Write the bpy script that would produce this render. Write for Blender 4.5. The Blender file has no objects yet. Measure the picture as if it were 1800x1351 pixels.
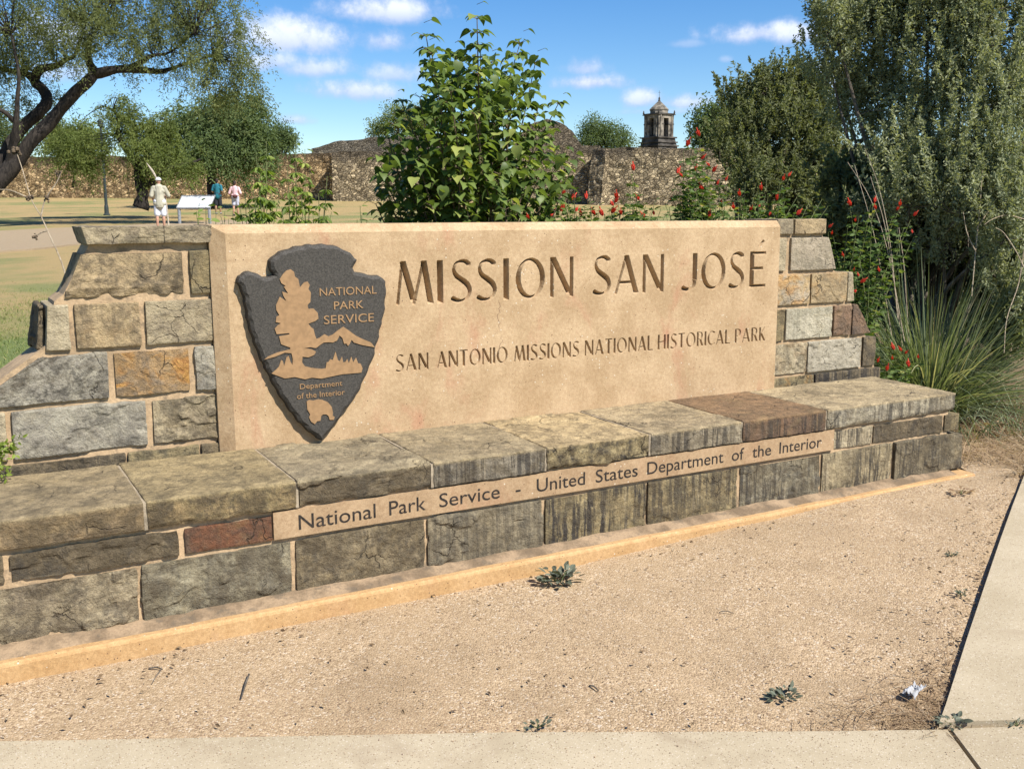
import bpy, bmesh, math, random
import numpy as np
from mathutils import Vector, Matrix
scene = bpy.context.scene
COL = scene.collection
# ------------------------------------------------------------------ camera
F, CX, CY, S, H = 1780.0, 900.0, 675.5, 4.2, 1.512      # focal length in photo pixels, centre, metres to the sign face, eye height
_X = np.array([4090 - CX, 366 - CY, F]); _X /= np.linalg.norm(_X)
_r = math.tan(math.radians(.237))
_dy = F * F / ((CY - 366) - _r * (4090 - CX))
_D = np.array([_r * _dy, _dy, F]); _D /= np.linalg.norm(_D)
RW = np.stack([_X, np.cross(-_D, _X), -_D])              # world axes: X along the sign, Y away from the viewer, Z up
CAM = np.array([0, 0, H])
cam = bpy.data.cameras.new('camera'); cam.sensor_width = 36; cam.lens = F / 1800 * 36; cam.clip_end = 5000; cam.clip_start = .05
camo = bpy.data.objects.new('camera', cam); COL.objects.link(camo); scene.camera = camo
_m = Matrix.Identity(4)
for i, v in enumerate((RW @ [1, 0, 0], RW @ [0, -1, 0], RW @ [0, 0, -1])):
    for j in range(3): _m[j][i] = v[j]
_m.translation = Vector(CAM); camo.matrix_world = _m
FW = RW @ [0, 0, 1]; FWH = np.array([FW[0], FW[1], 0]); FWH /= np.linalg.norm(FWH)
RT = np.array([FWH[1], -FWH[0], 0])                      # horizontal right of the view
def ray(px, py): return RW @ np.array([px - CX, py - CY, F])
def W(px, py, d): return CAM + ray(px, py) / F * d      # point at distance d along the view
def onY(px, py, y): d = ray(px, py); return CAM + d * (y / d[1])
def onZ(px, py, z): d = ray(px, py); return CAM + d * ((z - H) / d[2])

# ------------------------------------------------------------------ light
SUN = np.array([.24, -.60, .76]); SUN /= np.linalg.norm(SUN)
sl = bpy.data.lights.new('sun', 'SUN'); sl.energy = 5.0; sl.angle = math.radians(.53); sl.color = (1, .95, .87)
so = bpy.data.objects.new('sun', sl); COL.objects.link(so); so.location = (0, -6, 20)
so.rotation_euler = Vector(SUN).to_track_quat('Z', 'Y').to_euler()
scene.view_settings.view_transform = 'Standard'; scene.view_settings.look = 'None'
scene.view_settings.exposure = .86; scene.view_settings.gamma = 1

class NT:                                                # small helper for writing node trees
    def __init__(s, tree): s.t = tree; s.n = tree.nodes; s.l = tree.links; s.x = 0
    def new(s, typ, **kw):
        n = s.n.new(typ)
        for k, v in kw.items(): setattr(n, k, v)
        return n
    def put(s, sock, v):
        if isinstance(v, bpy.types.NodeSocket): s.l.new(v, sock)
        elif v is not None:
            if sock.type == 'RGBA' and not hasattr(v, '__len__'): v = (v, v, v, 1)
            elif sock.type == 'RGBA' and len(v) == 3: v = (*v, 1)
            sock.default_value = v
    def math(s, op, a, b=None, c=None, clamp=False):
        n = s.new('ShaderNodeMath', operation=op, use_clamp=clamp)
        for i, v in enumerate((a, b, c)):
            if v is not None: s.put(n.inputs[i], v)
        return n.outputs[0]
    def vmath(s, op, a, b=None):
        n = s.new('ShaderNodeVectorMath', operation=op); s.put(n.inputs[0], a)
        if b is not None: s.put(n.inputs[1], b)
        return n.outputs['Value'] if op in ('DOT_PRODUCT', 'LENGTH') else n.outputs[0]
    def noise(s, vec, scale, detail=4, rough=.55, dist=0):
        n = s.new('ShaderNodeTexNoise'); s.put(n.inputs['Vector'], vec)
        n.inputs['Scale'].default_value = scale; n.inputs['Detail'].default_value = detail
        n.inputs['Roughness'].default_value = rough; n.inputs['Distortion'].default_value = dist
        return n.outputs['Fac']
    def voro(s, vec, scale, feature='F1', out='Distance', rnd=1):
        n = s.new('ShaderNodeTexVoronoi', feature=feature); s.put(n.inputs['Vector'], vec)
        n.inputs['Scale'].default_value = scale; n.inputs['Randomness'].default_value = rnd
        return n.outputs[out]
    def step(s, v, a, b, lo=0., hi=1.):
        n = s.new('ShaderNodeMapRange', interpolation_type='SMOOTHSTEP'); s.put(n.inputs[0], v)
        for i, q in enumerate((a, b, lo, hi)): n.inputs[i + 1].default_value = q
        return n.outputs[0]
    def mix(s, f, a, b, blend='MIX'):
        n = s.new('ShaderNodeMix', data_type='RGBA', blend_type=blend)
        s.put(n.inputs[0], f); s.put(n.inputs[6], a); s.put(n.inputs[7], b); return n.outputs[2]
    def attr(s, name, out='Color'): return s.new('ShaderNodeAttribute', attribute_name=name).outputs[out]
    def bump(s, h, strength=.5, dist=.01, nrm=None):
        n = s.new('ShaderNodeBump'); n.inputs['Strength'].default_value = strength; n.inputs['Distance'].default_value = dist
        s.put(n.inputs['Height'], h)
        if nrm: s.put(n.inputs['Normal'], nrm)
        return n.outputs[0]
    def scale(s, v, k): return s.vmath('MULTIPLY', v, k)
    def pos(s): return s.new('ShaderNodeNewGeometry').outputs['Position']
    def _sep(s, v):
        n = s.new('ShaderNodeSeparateXYZ'); s.put(n.inputs[0], v); return n.outputs

world = bpy.data.worlds.new('World'); scene.world = world; world.use_nodes = True
def build_world():
    w = NT(world.node_tree); w.n.clear()
    out = w.new('ShaderNodeOutputWorld'); bg = w.new('ShaderNodeBackground')
    sky = w.new('ShaderNodeTexSky', sky_type='NISHITA'); sky.sun_disc = False
    sky.sun_elevation = math.asin(SUN[2]); sky.sun_rotation = math.atan2(SUN[0], SUN[1])
    sky.altitude = 200; sky.air_density = 1.0; sky.dust_density = 0.0; sky.ozone_density = 3
    d = w.new('ShaderNodeTexCoord').outputs['Generated']
    # cumulus: centre px, half width, half height, density
    clouds = [(510, 68, 115, 44, .95), (545, 122, 85, 24, .8), (480, 112, 70, 26, .75), (672, 22, 112, 30, .95), (676, 76, 46, 24, .8),
              (628, 160, 88, 26, .85), (690, 132, 60, 24, .7), (520, 212, 36, 14, .7), (1028, 122, 40, 22, .7), (1040, 146, 66, 20, .95),
              (1130, 176, 40, 26, .85), (1205, 182, 66, 17, .8), (1335, 60, 84, 24, .95), (1420, 62, 70, 24, .9), (1450, 140, 40, 40, .8), (1205, 78, 36, 10, .35), (1275, 105, 12, 8, .4),
              (120, 130, 70, 22, .6), (90, 60, 80, 40, .75), (1480, 170, 60, 30, .6), (1170, 196, 90, 10, .4), (-250, 60, 200, 60, .9), (-500, 200, 160, 40, .8), (2200, 120, 220, 60, .9), (2500, 10, 200, 60, .8)]
    nz = w.noise(d, 26, 6, .62); nz2 = w.noise(d, 90, 4, .6); nz3 = w.noise(d, 11, 3, .5)
    wob = w.math('MULTIPLY_ADD', nz, 1.9, w.math('MULTIPLY', nz2, .75))
    dens = None; shade = None
    for (px, py, rx, ry, k) in clouds:
        c = ray(px, py); c /= np.linalg.norm(c)
        u = np.cross(c, [0, 0, 1]); u /= np.linalg.norm(u); v = np.cross(u, c)
        a = w.math('MULTIPLY', w.vmath('DOT_PRODUCT', d, tuple(u)), F / rx)
        b = w.math('MULTIPLY', w.vmath('DOT_PRODUCT', d, tuple(v)), F / ry)
        bb = w.math('MULTIPLY', b, w.math('ADD', 1.15, w.math('MULTIPLY', w.math('LESS_THAN', b, 0), .55)))   # flatter bases
        r2 = w.math('SQRT', w.math('ADD', w.math('MULTIPLY', a, a), w.math('MULTIPLY', bb, bb)))
        q = w.math('SUBTRACT', w.math('ADD', .35, w.math('SUBTRACT', wob, .95)), r2)
        m = w.math('MULTIPLY', w.step(q, -.60, .55), k)
        m = w.math('MULTIPLY', m, w.math('GREATER_THAN', w.vmath('DOT_PRODUCT', d, tuple(c)), .5))
        sh = w.math('MULTIPLY', m, w.step(b, -.7, .35))
        dens = m if dens is None else w.math('MAXIMUM', dens, m)
        shade = sh if shade is None else w.math('MAXIMUM', shade, sh)
    cloudcol = w.mix(w.math('MULTIPLY', shade, w.step(nz, .3, .6)), (.30, .37, .54), (.58, .61, .68))
    hs = w.new('ShaderNodeHueSaturation'); hs.inputs['Saturation'].default_value = 1.36; hs.inputs['Value'].default_value = 1.0; hs.inputs['Hue'].default_value = .508
    w.put(hs.inputs['Color'], sky.outputs[0])
    base = w.scale(hs.outputs[0], (SKY,) * 3)
    w.put(bg.inputs['Color'], w.mix(dens, base, cloudcol)); bg.inputs['Strength'].default_value = 1.0
    w.l.new(bg.outputs[0], out.inputs[0])
SKY = .082
build_world()

# ------------------------------------------------------------------ mesh helpers
def mesh_obj(name, verts, faces, mat=None, parent=None, smooth=False, attrs=None):
    """faces: list of (n,k) int arrays (all polygons of one size per array)"""
    verts = np.asarray(verts, dtype=np.float32).reshape(-1, 3)
    if not isinstance(faces, list) or (len(faces) and not isinstance(faces[0], np.ndarray)):
        d = {}
        for f_ in faces: d.setdefault(len(f_), []).append(f_)
        faces = [np.array(v) for v in d.values()]
    me = bpy.data.meshes.new(name)
    me.vertices.add(len(verts)); me.vertices.foreach_set('co', verts.ravel())
    li = np.concatenate([f_.ravel() for f_ in faces]).astype(np.int32)
    tot = np.concatenate([np.full(len(f_), f_.shape[1]) for f_ in faces]).astype(np.int32)
    st = np.concatenate([[0], np.cumsum(tot)[:-1]]).astype(np.int32)
    me.loops.add(len(li)); me.loops.foreach_set('vertex_index', li)
    me.polygons.add(len(tot)); me.polygons.foreach_set('loop_start', st); me.polygons.foreach_set('loop_total', tot)
    me.polygons.foreach_set('use_smooth', np.full(len(tot), bool(smooth)))
    for k, a in (attrs or {}).items():
        a = np.asarray(a, dtype=np.float32)
        if a.ndim == 1: me.attributes.new(k, 'FLOAT', 'POINT').data.foreach_set('value', a)
        else:
            a4 = np.ones((len(a), 4), np.float32); a4[:, :a.shape[1]] = a
            me.attributes.new(k, 'FLOAT_COLOR', 'POINT').data.foreach_set('color', a4.ravel())
    me.update(calc_edges=True); me.validate()
    if mat: me.materials.append(mat)
    o = bpy.data.objects.new(name, me); COL.objects.link(o)
    if parent: o.parent = parent; o.matrix_parent_inverse = parent.matrix_world.inverted()
    return o
def thing(name, label, cat, loc=(0, 0, 0), group=None):
    o = bpy.data.objects.new(name, None); COL.objects.link(o); o.empty_display_size = .2
    o.location = Vector([float(v) for v in loc]); o.matrix_world = Matrix.Translation(o.location)
    o['label'] = label; o['category'] = cat
    if group: o['group'] = group
    return o
def tag(o, label=None, cat=None, group=None, kind=None):
    for k, v in (('label', label), ('category', cat), ('group', group), ('kind', kind)):
        if v: o[k] = v
    return o
class MB:                                                # collects pieces of ONE part
    def __init__(s): s.v = []; s.f = {}; s.n = 0; s.a = {}
    def add(s, v, f, **at):
        v = np.asarray(v, float).reshape(-1, 3)
        if isinstance(f, np.ndarray): f = [f]
        for q in f:
            q = np.asarray(q)
            if q.ndim == 1: q = q[None]
            s.f.setdefault(q.shape[1], []).append(q + s.n)
        for k, a in at.items():
            a = np.asarray(a, float)
            if a.ndim == 0: a = np.full(len(v), float(a))
            elif a.ndim == 1 and len(a) in (3,) and len(v) != 3: a = np.tile(a, (len(v), 1))
            s.a.setdefault(k, []).append(a)
        s.v.append(v); s.n += len(v)
    def box(s, lo, hi, **at):
        x0, y0, z0 = lo; x1, y1, z1 = hi
        v = [(x0, y0, z0), (x1, y0, z0), (x1, y1, z0), (x0, y1, z0), (x0, y0, z1), (x1, y0, z1), (x1, y1, z1), (x0, y1, z1)]
        s.add(v, np.array([(0, 3, 2, 1), (4, 5, 6, 7), (0, 1, 5, 4), (1, 2, 6, 5), (2, 3, 7, 6), (3, 0, 4, 7)]), **at)
    def build(s, name, mat, parent=None, smooth=False):
        return mesh_obj(name, np.concatenate(s.v), [np.concatenate(q) for q in s.f.values()], mat, parent, smooth,
                        {k: np.concatenate(a) for k, a in s.a.items()})
def hashf(ix, iy, iz, seed):
    h = (ix.astype(np.uint32) * np.uint32(374761393) + iy.astype(np.uint32) * np.uint32(668265263) + iz.astype(np.uint32) * np.uint32(2147483647 - 61) + np.uint32(seed * 974711 + 1))
    h = (h ^ (h >> np.uint32(13))) * np.uint32(1274126177); h ^= h >> np.uint32(16)
    return (h & np.uint32(0xffff)).astype(float) / 65535.
def vnoise(p, fr, seed=0):
    q = np.asarray(p) * fr + 1000.; i = np.floor(q).astype(np.int64); t = q - i; t = t * t * (3 - 2 * t)
    r = 0
    for a in (0, 1):
        for b in (0, 1):
            for c in (0, 1):
                r = r + hashf(i[..., 0] + a, i[..., 1] + b, i[..., 2] + c, seed) * (t[..., 0] if a else 1 - t[..., 0]) * (t[..., 1] if b else 1 - t[..., 1]) * (t[..., 2] if c else 1 - t[..., 2])
    return r
def fbm(p, fr, oct=4, seed=0, gain=.5):
    r = 0; a = 1; n = 0
    for o in range(oct): r = r + a * vnoise(p, fr * 2 ** o, seed + o * 7); n += a; a *= gain
    return r / n
def lin(h, k=1.):
    h = h.lstrip('#'); c = [int(h[i:i + 2], 16) / 255 for i in (0, 2, 4)]
    return tuple(k * (v / 12.92 if v <= .04045 else ((v + .055) / 1.055) ** 2.4) for v in c)
def unit(v): v = np.asarray(v, float); return v / np.maximum(np.linalg.norm(v, axis=-1, keepdims=True), 1e-9)
def scatter(tv, tf, P, A, Nn, sc, mb=None, **at):
    """copies of a template: its y axis along A, its z axis near Nn, scaled by sc (N,) or (N,3)"""
    tv = np.asarray(tv, float); P = np.asarray(P, float); n = len(P)
    A = unit(A); B = unit(np.cross(A, Nn)); C_ = np.cross(B, A)
    sc = np.asarray(sc, float)
    if sc.ndim == 0: sc = np.full(n, sc)
    if sc.ndim == 1: sc = np.repeat(sc[:, None], 3, 1)
    loc = tv[None] * sc[:, None, :]
    v = P[:, None] + loc[..., :1] * B[:, None] + loc[..., 1:2] * A[:, None] + loc[..., 2:] * C_[:, None]
    k = len(tv); mb = mb or MB()
    fs = [(np.asarray(f_)[None] + (np.arange(n) * k)[:, None, None]).reshape(-1, np.asarray(f_).shape[1]) for f_ in tf]
    mb.add(v.reshape(-1, 3), fs, **{q: np.repeat(np.asarray(a), k, axis=0) for q, a in at.items()})
    return mb
def catmull(P, n):
    P = np.asarray(P, float); P = np.vstack([2 * P[0] - P[1], P, 2 * P[-1] - P[-2]]); out = []
    for i in range(1, len(P) - 2):
        for t in np.linspace(0, 1, n, endpoint=False):
            a, b, c, d = P[i - 1], P[i], P[i + 1], P[i + 2]
            out.append(.5 * (2 * b + (c - a) * t + (2 * a - 5 * b + 4 * c - d) * t * t + (3 * b - a - 3 * c + d) * t ** 3))
    out.append(P[-2]); return np.array(out)
def tube(mb, P, R, k=8, sm=4, wob=0, seed=0, cap=True, **at):
    """tapered limb through P"""
    P = np.asarray(P, float); R = np.asarray(R, float)
    if R.ndim == 0: R = np.full(len(P), R)
    if sm > 1 and len(P) > 2: Q = catmull(np.hstack([P, R[:, None]]), sm); P, R = Q[:, :3], np.maximum(Q[:, 3], 1e-4)
    T = unit(np.gradient(P, axis=0)); u = np.cross(T[0], [.3, .2, 1.]); u = u if np.linalg.norm(u) > 1e-3 else np.cross(T[0], [1, 0, 0]); u = unit(u)
    rings = []
    for p, t, r in zip(P, T, R):
        u = unit(u - t * (u @ t)); w_ = np.cross(t, u)
        a = np.arange(k) * 2 * np.pi / k
        rings.append(p + r * (np.cos(a)[:, None] * u + np.sin(a)[:, None] * w_))
    V = np.array(rings); n = len(P)
    if wob:
        c = P[:, None]; V = c + (V - c) * (1 + wob * (fbm(V, 1.2 / max(R.max(), 1e-3), 2, seed)[..., None] - .5) * 2)
    i = np.arange(n - 1)[:, None] * k; j = np.arange(k)[None]; j2 = (j + 1) % k
    F4 = np.stack([i + j, i + j2, i + k + j2, i + k + j], -1).reshape(-1, 4)
    V = V.reshape(-1, 3)
    fs = [F4]
    if cap: fs += [np.array([np.arange(k)[::-1]]), np.array([np.arange(k) + (n - 1) * k])]
    mb.add(V, fs, **at)
def sph(mb, c, r, k=10, **at):
    v = []; 
    for i in range(k // 2 + 1):
        th = math.pi * i / (k // 2)
        for j in range(k):
            ph = 2 * math.pi * j / k; v.append((math.sin(th) * math.cos(ph), math.sin(th) * math.sin(ph), math.cos(th)))
    v = np.array(v) * np.asarray(r) + np.asarray(c)
    f = [(i * k + j, (i + 1) * k + j, (i + 1) * k + (j + 1) % k, i * k + (j + 1) % k) for i in range(k // 2) for j in range(k)]
    mb.add(v, np.array(f), **at)
def lathe(mb, c, prof, k=16, **at):
    v = []; 
    for (r, z) in prof:
        for j in range(k): a = 2 * math.pi * j / k; v.append((c[0] + r * math.cos(a), c[1] + r * math.sin(a), c[2] + z))
    n = len(prof)
    f = np.array([(i * k + j, i * k + (j + 1) % k, (i + 1) * k + (j + 1) % k, (i + 1) * k + j) for i in range(n - 1) for j in range(k)])
    mb.add(v, [f, np.array([list(range(k))[::-1]]), np.array([[(n - 1) * k + j for j in range(k)]])], **at)
from mathutils.geometry import tessellate_polygon
def prism(mb, poly, y0, y1, **at):
    """outline in (x,z), extruded from y0 (front) to y1"""
    poly = [tuple(map(float, p)) for p in poly]; n = len(poly)
    tri = tessellate_polygon([[Vector((a, b, 0)) for a, b in poly]])
    v = [(a, y0, b) for a, b in poly] + [(a, y1, b) for a, b in poly]
    f3 = [t for t in tri] + [tuple(q + n for q in t[::-1]) for t in tri]
    f4 = [(i, (i + 1) % n, (i + 1) % n + n, i + n) for i in range(n)]
    mb.add(v, [np.array(f3), np.array(f4)], **at)

# ------------------------------------------------------------------ terrain
_gd = np.array([-50, 3, 6.2, 10, 24, 33, 40, 53, 62, 76, 90, 130, 400, 2500.]); _gz = np.array([0, 0, .02, .13, .72, 1.03, 1.25, 1.70, 2.2, 3.0, 3.3, 3.4, 3.4, 3.4])
def g(x, y):
    x = np.asarray(x, float); y = np.asarray(y, float)
    d = x * FWH[0] + y * FWH[1]
    t = np.clip((x - 2.0) / 2.6, 0, 1); t = t * t * (3 - 2 * t)
    near = np.clip((9 - d) / 4, 0, 1)
    return np.interp(d, _gd, _gz) + .055 * t * near
def hit(px, py):
    d = ray(px, py) / F; t = 1.0
    while t < 400:
        p = CAM + d * t
        if p[2] < g(p[0], p[1]): break
        t *= 1.01
    lo, hi = t / 1.01, t
    for _ in range(30):
        m = (lo + hi) / 2; p = CAM + d * m
        if p[2] < g(p[0], p[1]): hi = m
        else: lo = m
    return CAM + d * hi
def G(px, d): p = W(px, 380, d); return np.array([p[0], p[1], float(g(p[0], p[1]))])
def BY(px, yoff):
    p = onY(px, 392, S + yoff); return np.array([p[0], p[1], float(g(p[0], p[1]))])
# ------------------------------------------------------------------ materials
def new_mat(name):
    m = bpy.data.materials.new(name); m.use_nodes = True; w = NT(m.node_tree); w.n.clear()
    out = w.new('ShaderNodeOutputMaterial'); b = w.new('ShaderNodeBsdfPrincipled'); w.l.new(b.outputs[0], out.inputs[0])
    b.inputs['Roughness'].default_value = .9; b.inputs['Specular IOR Level'].default_value = .25
    w.bsdf = b; w.out = out; return m, w
def flat_mat(name, col, rough=.8, var=.25, sc=20, bump=.0, metal=0):
    m, w = new_mat(name); p = w.pos(); n = w.noise(p, sc, 5)
    c = w.mix(w.step(n, .3, .7), tuple(v * (1 - var) for v in col), tuple(min(1, v * (1 + var)) for v in col))
    w.put(w.bsdf.inputs['Base Color'], c); w.bsdf.inputs['Roughness'].default_value = rough; w.bsdf.inputs['Metallic'].default_value = metal
    if bump: w.put(w.bsdf.inputs['Normal'], w.bump(w.noise(p, sc * 4, 4), bump, .004))
    return m
def _ncol(w, v, sc):
    n = w.new('ShaderNodeTexNoise'); w.put(n.inputs['Vector'], v); n.inputs['Scale'].default_value = sc; n.inputs['Detail'].default_value = 5; return n.outputs['Color']
def stone_mat():
    m, w = new_mat('sandstone'); p = w.pos()
    A, B, K = w.attr('tone_a'), w.attr('tone_b'), w._sep(w.attr('wear'))
    off = w.attr('offset'); q = w.vmath('ADD', p, off)
    n1 = w.noise(q, 7, 8, .62, .6); n2 = w.noise(q, 22, 8, .7, .4)
    c = w.mix(w.step(w.math('MULTIPLY_ADD', n2, .45, w.math('MULTIPLY', n1, .55)), .40, .60), A, B)
    # bedding swirls
    sw = w.noise(w.scale(q, (1.5, 1.5, 4)), 5, 2, .5, 2.2); sw = w.math('SINE', w.math('MULTIPLY', sw, 42))
    c = w.mix(w.math('MULTIPLY', w.step(sw, .1, .95), .16), c, w.mix(1, c, (.55, .50, .42), 'MULTIPLY'))
    # lichen and soot blotches
    l1 = w.noise(q, 11, 9, .72, .3); l2 = w.noise(q, 46, 6, .7)
    lich = w.step(w.math('MULTIPLY_ADD', l2, .4, w.math('MULTIPLY', l1, .6)), .455, .59)
    c = w.mix(w.math('MULTIPLY', lich, K[1]), c, (.035, .033, .030))
    so = w.noise(w.scale(p, (1, 1, .8)), 3.4, 8, .66, .5); so2 = w.noise(p, 24, 6, .72)
    soot = w.step(w.math('MULTIPLY_ADD', so2, .35, w.math('MULTIPLY', so, .65)), .47, .62)
    c = w.mix(w.math('MULTIPLY', soot, w.math('MULTIPLY_ADD', K[1], .75, .12)), c, w.mix(so2, (.030, .024, .016), (.085, .066, .040)))
    yl = w.step(w.noise(p, 6.5, 7, .7, .8), .52, .70); c = w.mix(w.math('MULTIPLY', yl, .16), c, (.36, .27, .125))
    # vertical run-off streaks
    s1 = w.noise(w.scale(q, (1, 1, .05)), 48, 5, .7); s2 = w.noise(q, 3.2, 3)
    st = w.math('MULTIPLY', w.step(s1, .45, .56), w.step(s2, .30, .52))
    c = w.mix(w.math('MULTIPLY', st, K[0]), c, (.030, .028, .027))
    s3 = w.noise(w.scale(q, (1, 1, .06)), 31, 4, .6)
    c = w.mix(w.math('MULTIPLY', w.step(s3, .60, .72), w.math('MULTIPLY', K[0], .6)), c, (.36, .31, .22))
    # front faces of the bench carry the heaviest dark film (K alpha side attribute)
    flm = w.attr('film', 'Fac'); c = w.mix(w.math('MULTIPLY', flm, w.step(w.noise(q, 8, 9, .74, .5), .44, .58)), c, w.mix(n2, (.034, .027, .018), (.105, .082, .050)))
    # rust
    r = w.step(w.noise(q, 8, 6, .6, 1.), .48, .62)
    c = w.mix(w.math('MULTIPLY', r, K[2]), c, w.mix(w.step(n2, .4, .6), (.26, .12, .035), (.40, .22, .06)))
    dq = w.vmath('ADD', q, w.scale(w.vmath('SUBTRACT', _ncol(w, q, 6), (.5, .5, .5)), (.22, .22, .22)))
    ce = w.voro(dq, 5.2, 'DISTANCE_TO_EDGE'); cm = w.step(w.noise(q, 4.1, 3), .53, .62)
    crk = w.math('MULTIPLY', w.step(ce, .002, .016, 1, 0), cm)
    c = w.mix(w.math('MULTIPLY', crk, .65), c, (.03, .025, .020))
    gr = w.noise(p, 240, 3, .7); gr2 = w.noise(p, 85, 4, .7)
    c = w.mix(1, c, w.mix(w.math('MULTIPLY_ADD', gr, .6, w.math('MULTIPLY', gr2, .4)), (.30, .29, .27), (1.85, 1.79, 1.68)), 'MULTIPLY')
    w.put(w.bsdf.inputs['Base Color'], c)
    h = w.math('MULTIPLY_ADD', n2, 1.2, w.math('MULTIPLY', gr2, .35))
    w.put(w.bsdf.inputs['Normal'], w.bump(w.math('SUBTRACT', w.math('MULTIPLY_ADD', gr, .22, h), w.math('MULTIPLY', crk, .7)), .9, .016)); return m
def mortar_mat(name, col, dark=.3):
    m, w = new_mat(name); p = w.pos(); n = w.noise(p, 9, 6, .6); n2 = w.noise(p, 110, 4, .7)
    c = w.mix(w.step(n, .35, .65), tuple(v * (1 - dark) for v in col), col)
    c = w.mix(1, c, w.mix(n2, (.55,) * 3, (1.4,) * 3), 'MULTIPLY')
    c = w.mix(w.math('MULTIPLY', w.step(w.noise(p, 16, 6, .7), .52, .66), .55), c, (.09, .075, .055))
    w.put(w.bsdf.inputs['Base Color'], c); w.put(w.bsdf.inputs['Normal'], w.bump(n2, .5, .006)); return m
def cast_mat(name, colA, colB, stain=.5, crack=False, pits=.03):
    """cast sand-coloured concrete of the sign panel: exposed pale grains, pinkish stains"""
    m, w = new_mat(name); p = w.pos()
    n = w.noise(p, 5, 6, .6); c = w.mix(w.step(n, .36, .64), colA, colB)
    st = w.math('MULTIPLY', w.step(w.noise(w.scale(p, (1, 1, .55)), 3.1, 6, .62, .4), .54, .72), stain)
    c = w.mix(st, c, (.36, .195, .115))
    st2 = w.step(w.noise(p, 14, 6, .7), .58, .72); c = w.mix(w.math('MULTIPLY', st2, .35), c, (.38, .25, .15))
    mt = w.noise(p, 55, 6, .8); c = w.mix(1, c, w.mix(w.step(mt, .3, .7), (.84, .80, .76), (1.11, 1.13, 1.14)), 'MULTIPLY')
    g1 = w.noise(p, 210, 3, .8); c = w.mix(1, c, w.mix(g1, (.55,) * 3, (1.45,) * 3), 'MULTIPLY')
    vv = w.voro(p, 95, out='Distance'); vc = w._sep(w.voro(p, 95, out='Color'))
    c = w.mix(w.math('MULTIPLY', w.math('LESS_THAN', vv, .30), w.math('GREATER_THAN', vc[0], w.math('SUBTRACT', 1.01, w.math('MULTIPLY', w.step(w.noise(p, 4, 4), .45, .65), .07)))), c, (.50, .44, .34))
    c = w.mix(w.math('MULTIPLY', w.math('LESS_THAN', vv, .22), w.math('LESS_THAN', vc[0], pits)), c, (.10, .06, .035))
    if crack:
        q = w._sep(p); a = w.math('SUBTRACT', q[0], w.math('ADD', 2.305, w.math('MULTIPLY', w.math('SUBTRACT', w.noise(w.scale(p, (0, 0, 1)), 9, 5, .65), .5), .16)))
        k = w.math('MULTIPLY', w.step(w.math('ABSOLUTE', a), .0008, .0022, 1, 0), w.math('MULTIPLY', w.step(q[2], .80, .84), w.step(q[2], 1.12, 1.16, 1, 0)))
        c = w.mix(w.math('MULTIPLY', k, w.step(w.noise(p, 22, 3), .38, .55)), c, (.12, .07, .045))
    w.put(w.bsdf.inputs['Base Color'], c)
    w.put(w.bsdf.inputs['Normal'], w.bump(w.math('MULTIPLY_ADD', g1, .5, w.noise(p, 60, 3)), .35, .004)); return m
def leaf_mat(name, lo, hi, alt=None, trans=.35, gloss=.35):
    m, w = new_mat(name); r = w.attr('rnd', 'Fac'); p = w.pos()
    c = w.mix(r, lo, hi)
    if alt: c = w.mix(w.step(r, .90, .99), c, alt)
    n = w.noise(p, 2.2, 3); c = w.mix(1, c, w.mix(n, (.72, .76, .7), (1.25, 1.2, 1.2)), 'MULTIPLY')
    w.put(w.bsdf.inputs['Base Color'], c); w.bsdf.inputs['Roughness'].default_value = 1 - gloss; w.bsdf.inputs['Specular IOR Level'].default_value = .35
    t = w.new('ShaderNodeBsdfTranslucent'); w.put(t.inputs['Color'], w.mix(1, c, (1.5, 1.5, .7), 'MULTIPLY'))
    mx = w.new('ShaderNodeMixShader'); mx.inputs[0].default_value = trans
    w.l.new(w.bsdf.outputs[0], mx.inputs[1]); w.l.new(t.outputs[0], mx.inputs[2]); w.l.new(mx.outputs[0], w.out.inputs[0]); return m
def bark_mat(name, lo, hi, sc=8):
    m, w = new_mat(name); p = w.pos(); n = w.noise(w.scale(p, (1, 1, .35)), sc, 6, .7, .8)
    w.put(w.bsdf.inputs['Base Color'], w.mix(w.step(n, .35, .65), lo, hi)); w.put(w.bsdf.inputs['Normal'], w.bump(n, .9, .4 / sc)); return m

M_STONE = stone_mat()
M_MORTAR = mortar_mat('mortar', (.43, .305, .18))
M_DIRTY = mortar_mat('dirty_mortar', (.29, .205, .125), .5)
M_MORTAR_PALE = mortar_mat('pale_mortar', (.33, .27, .19))
PAN_A, PAN_B = (.335, .232, .130), (.42, .302, .180)
M_PANEL = cast_mat('cast_panel', PAN_A, PAN_B, .95, True)
M_BAND = cast_mat('cast_band', (.275, .188, .108), (.34, .238, .14), .5)
M_PAINT = flat_mat('dark_letter_paint', (.022, .018, .015), .7, .5, 60)
M_BLACK = flat_mat('joint_shadow_gap', (.05, .035, .028), .9)

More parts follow.
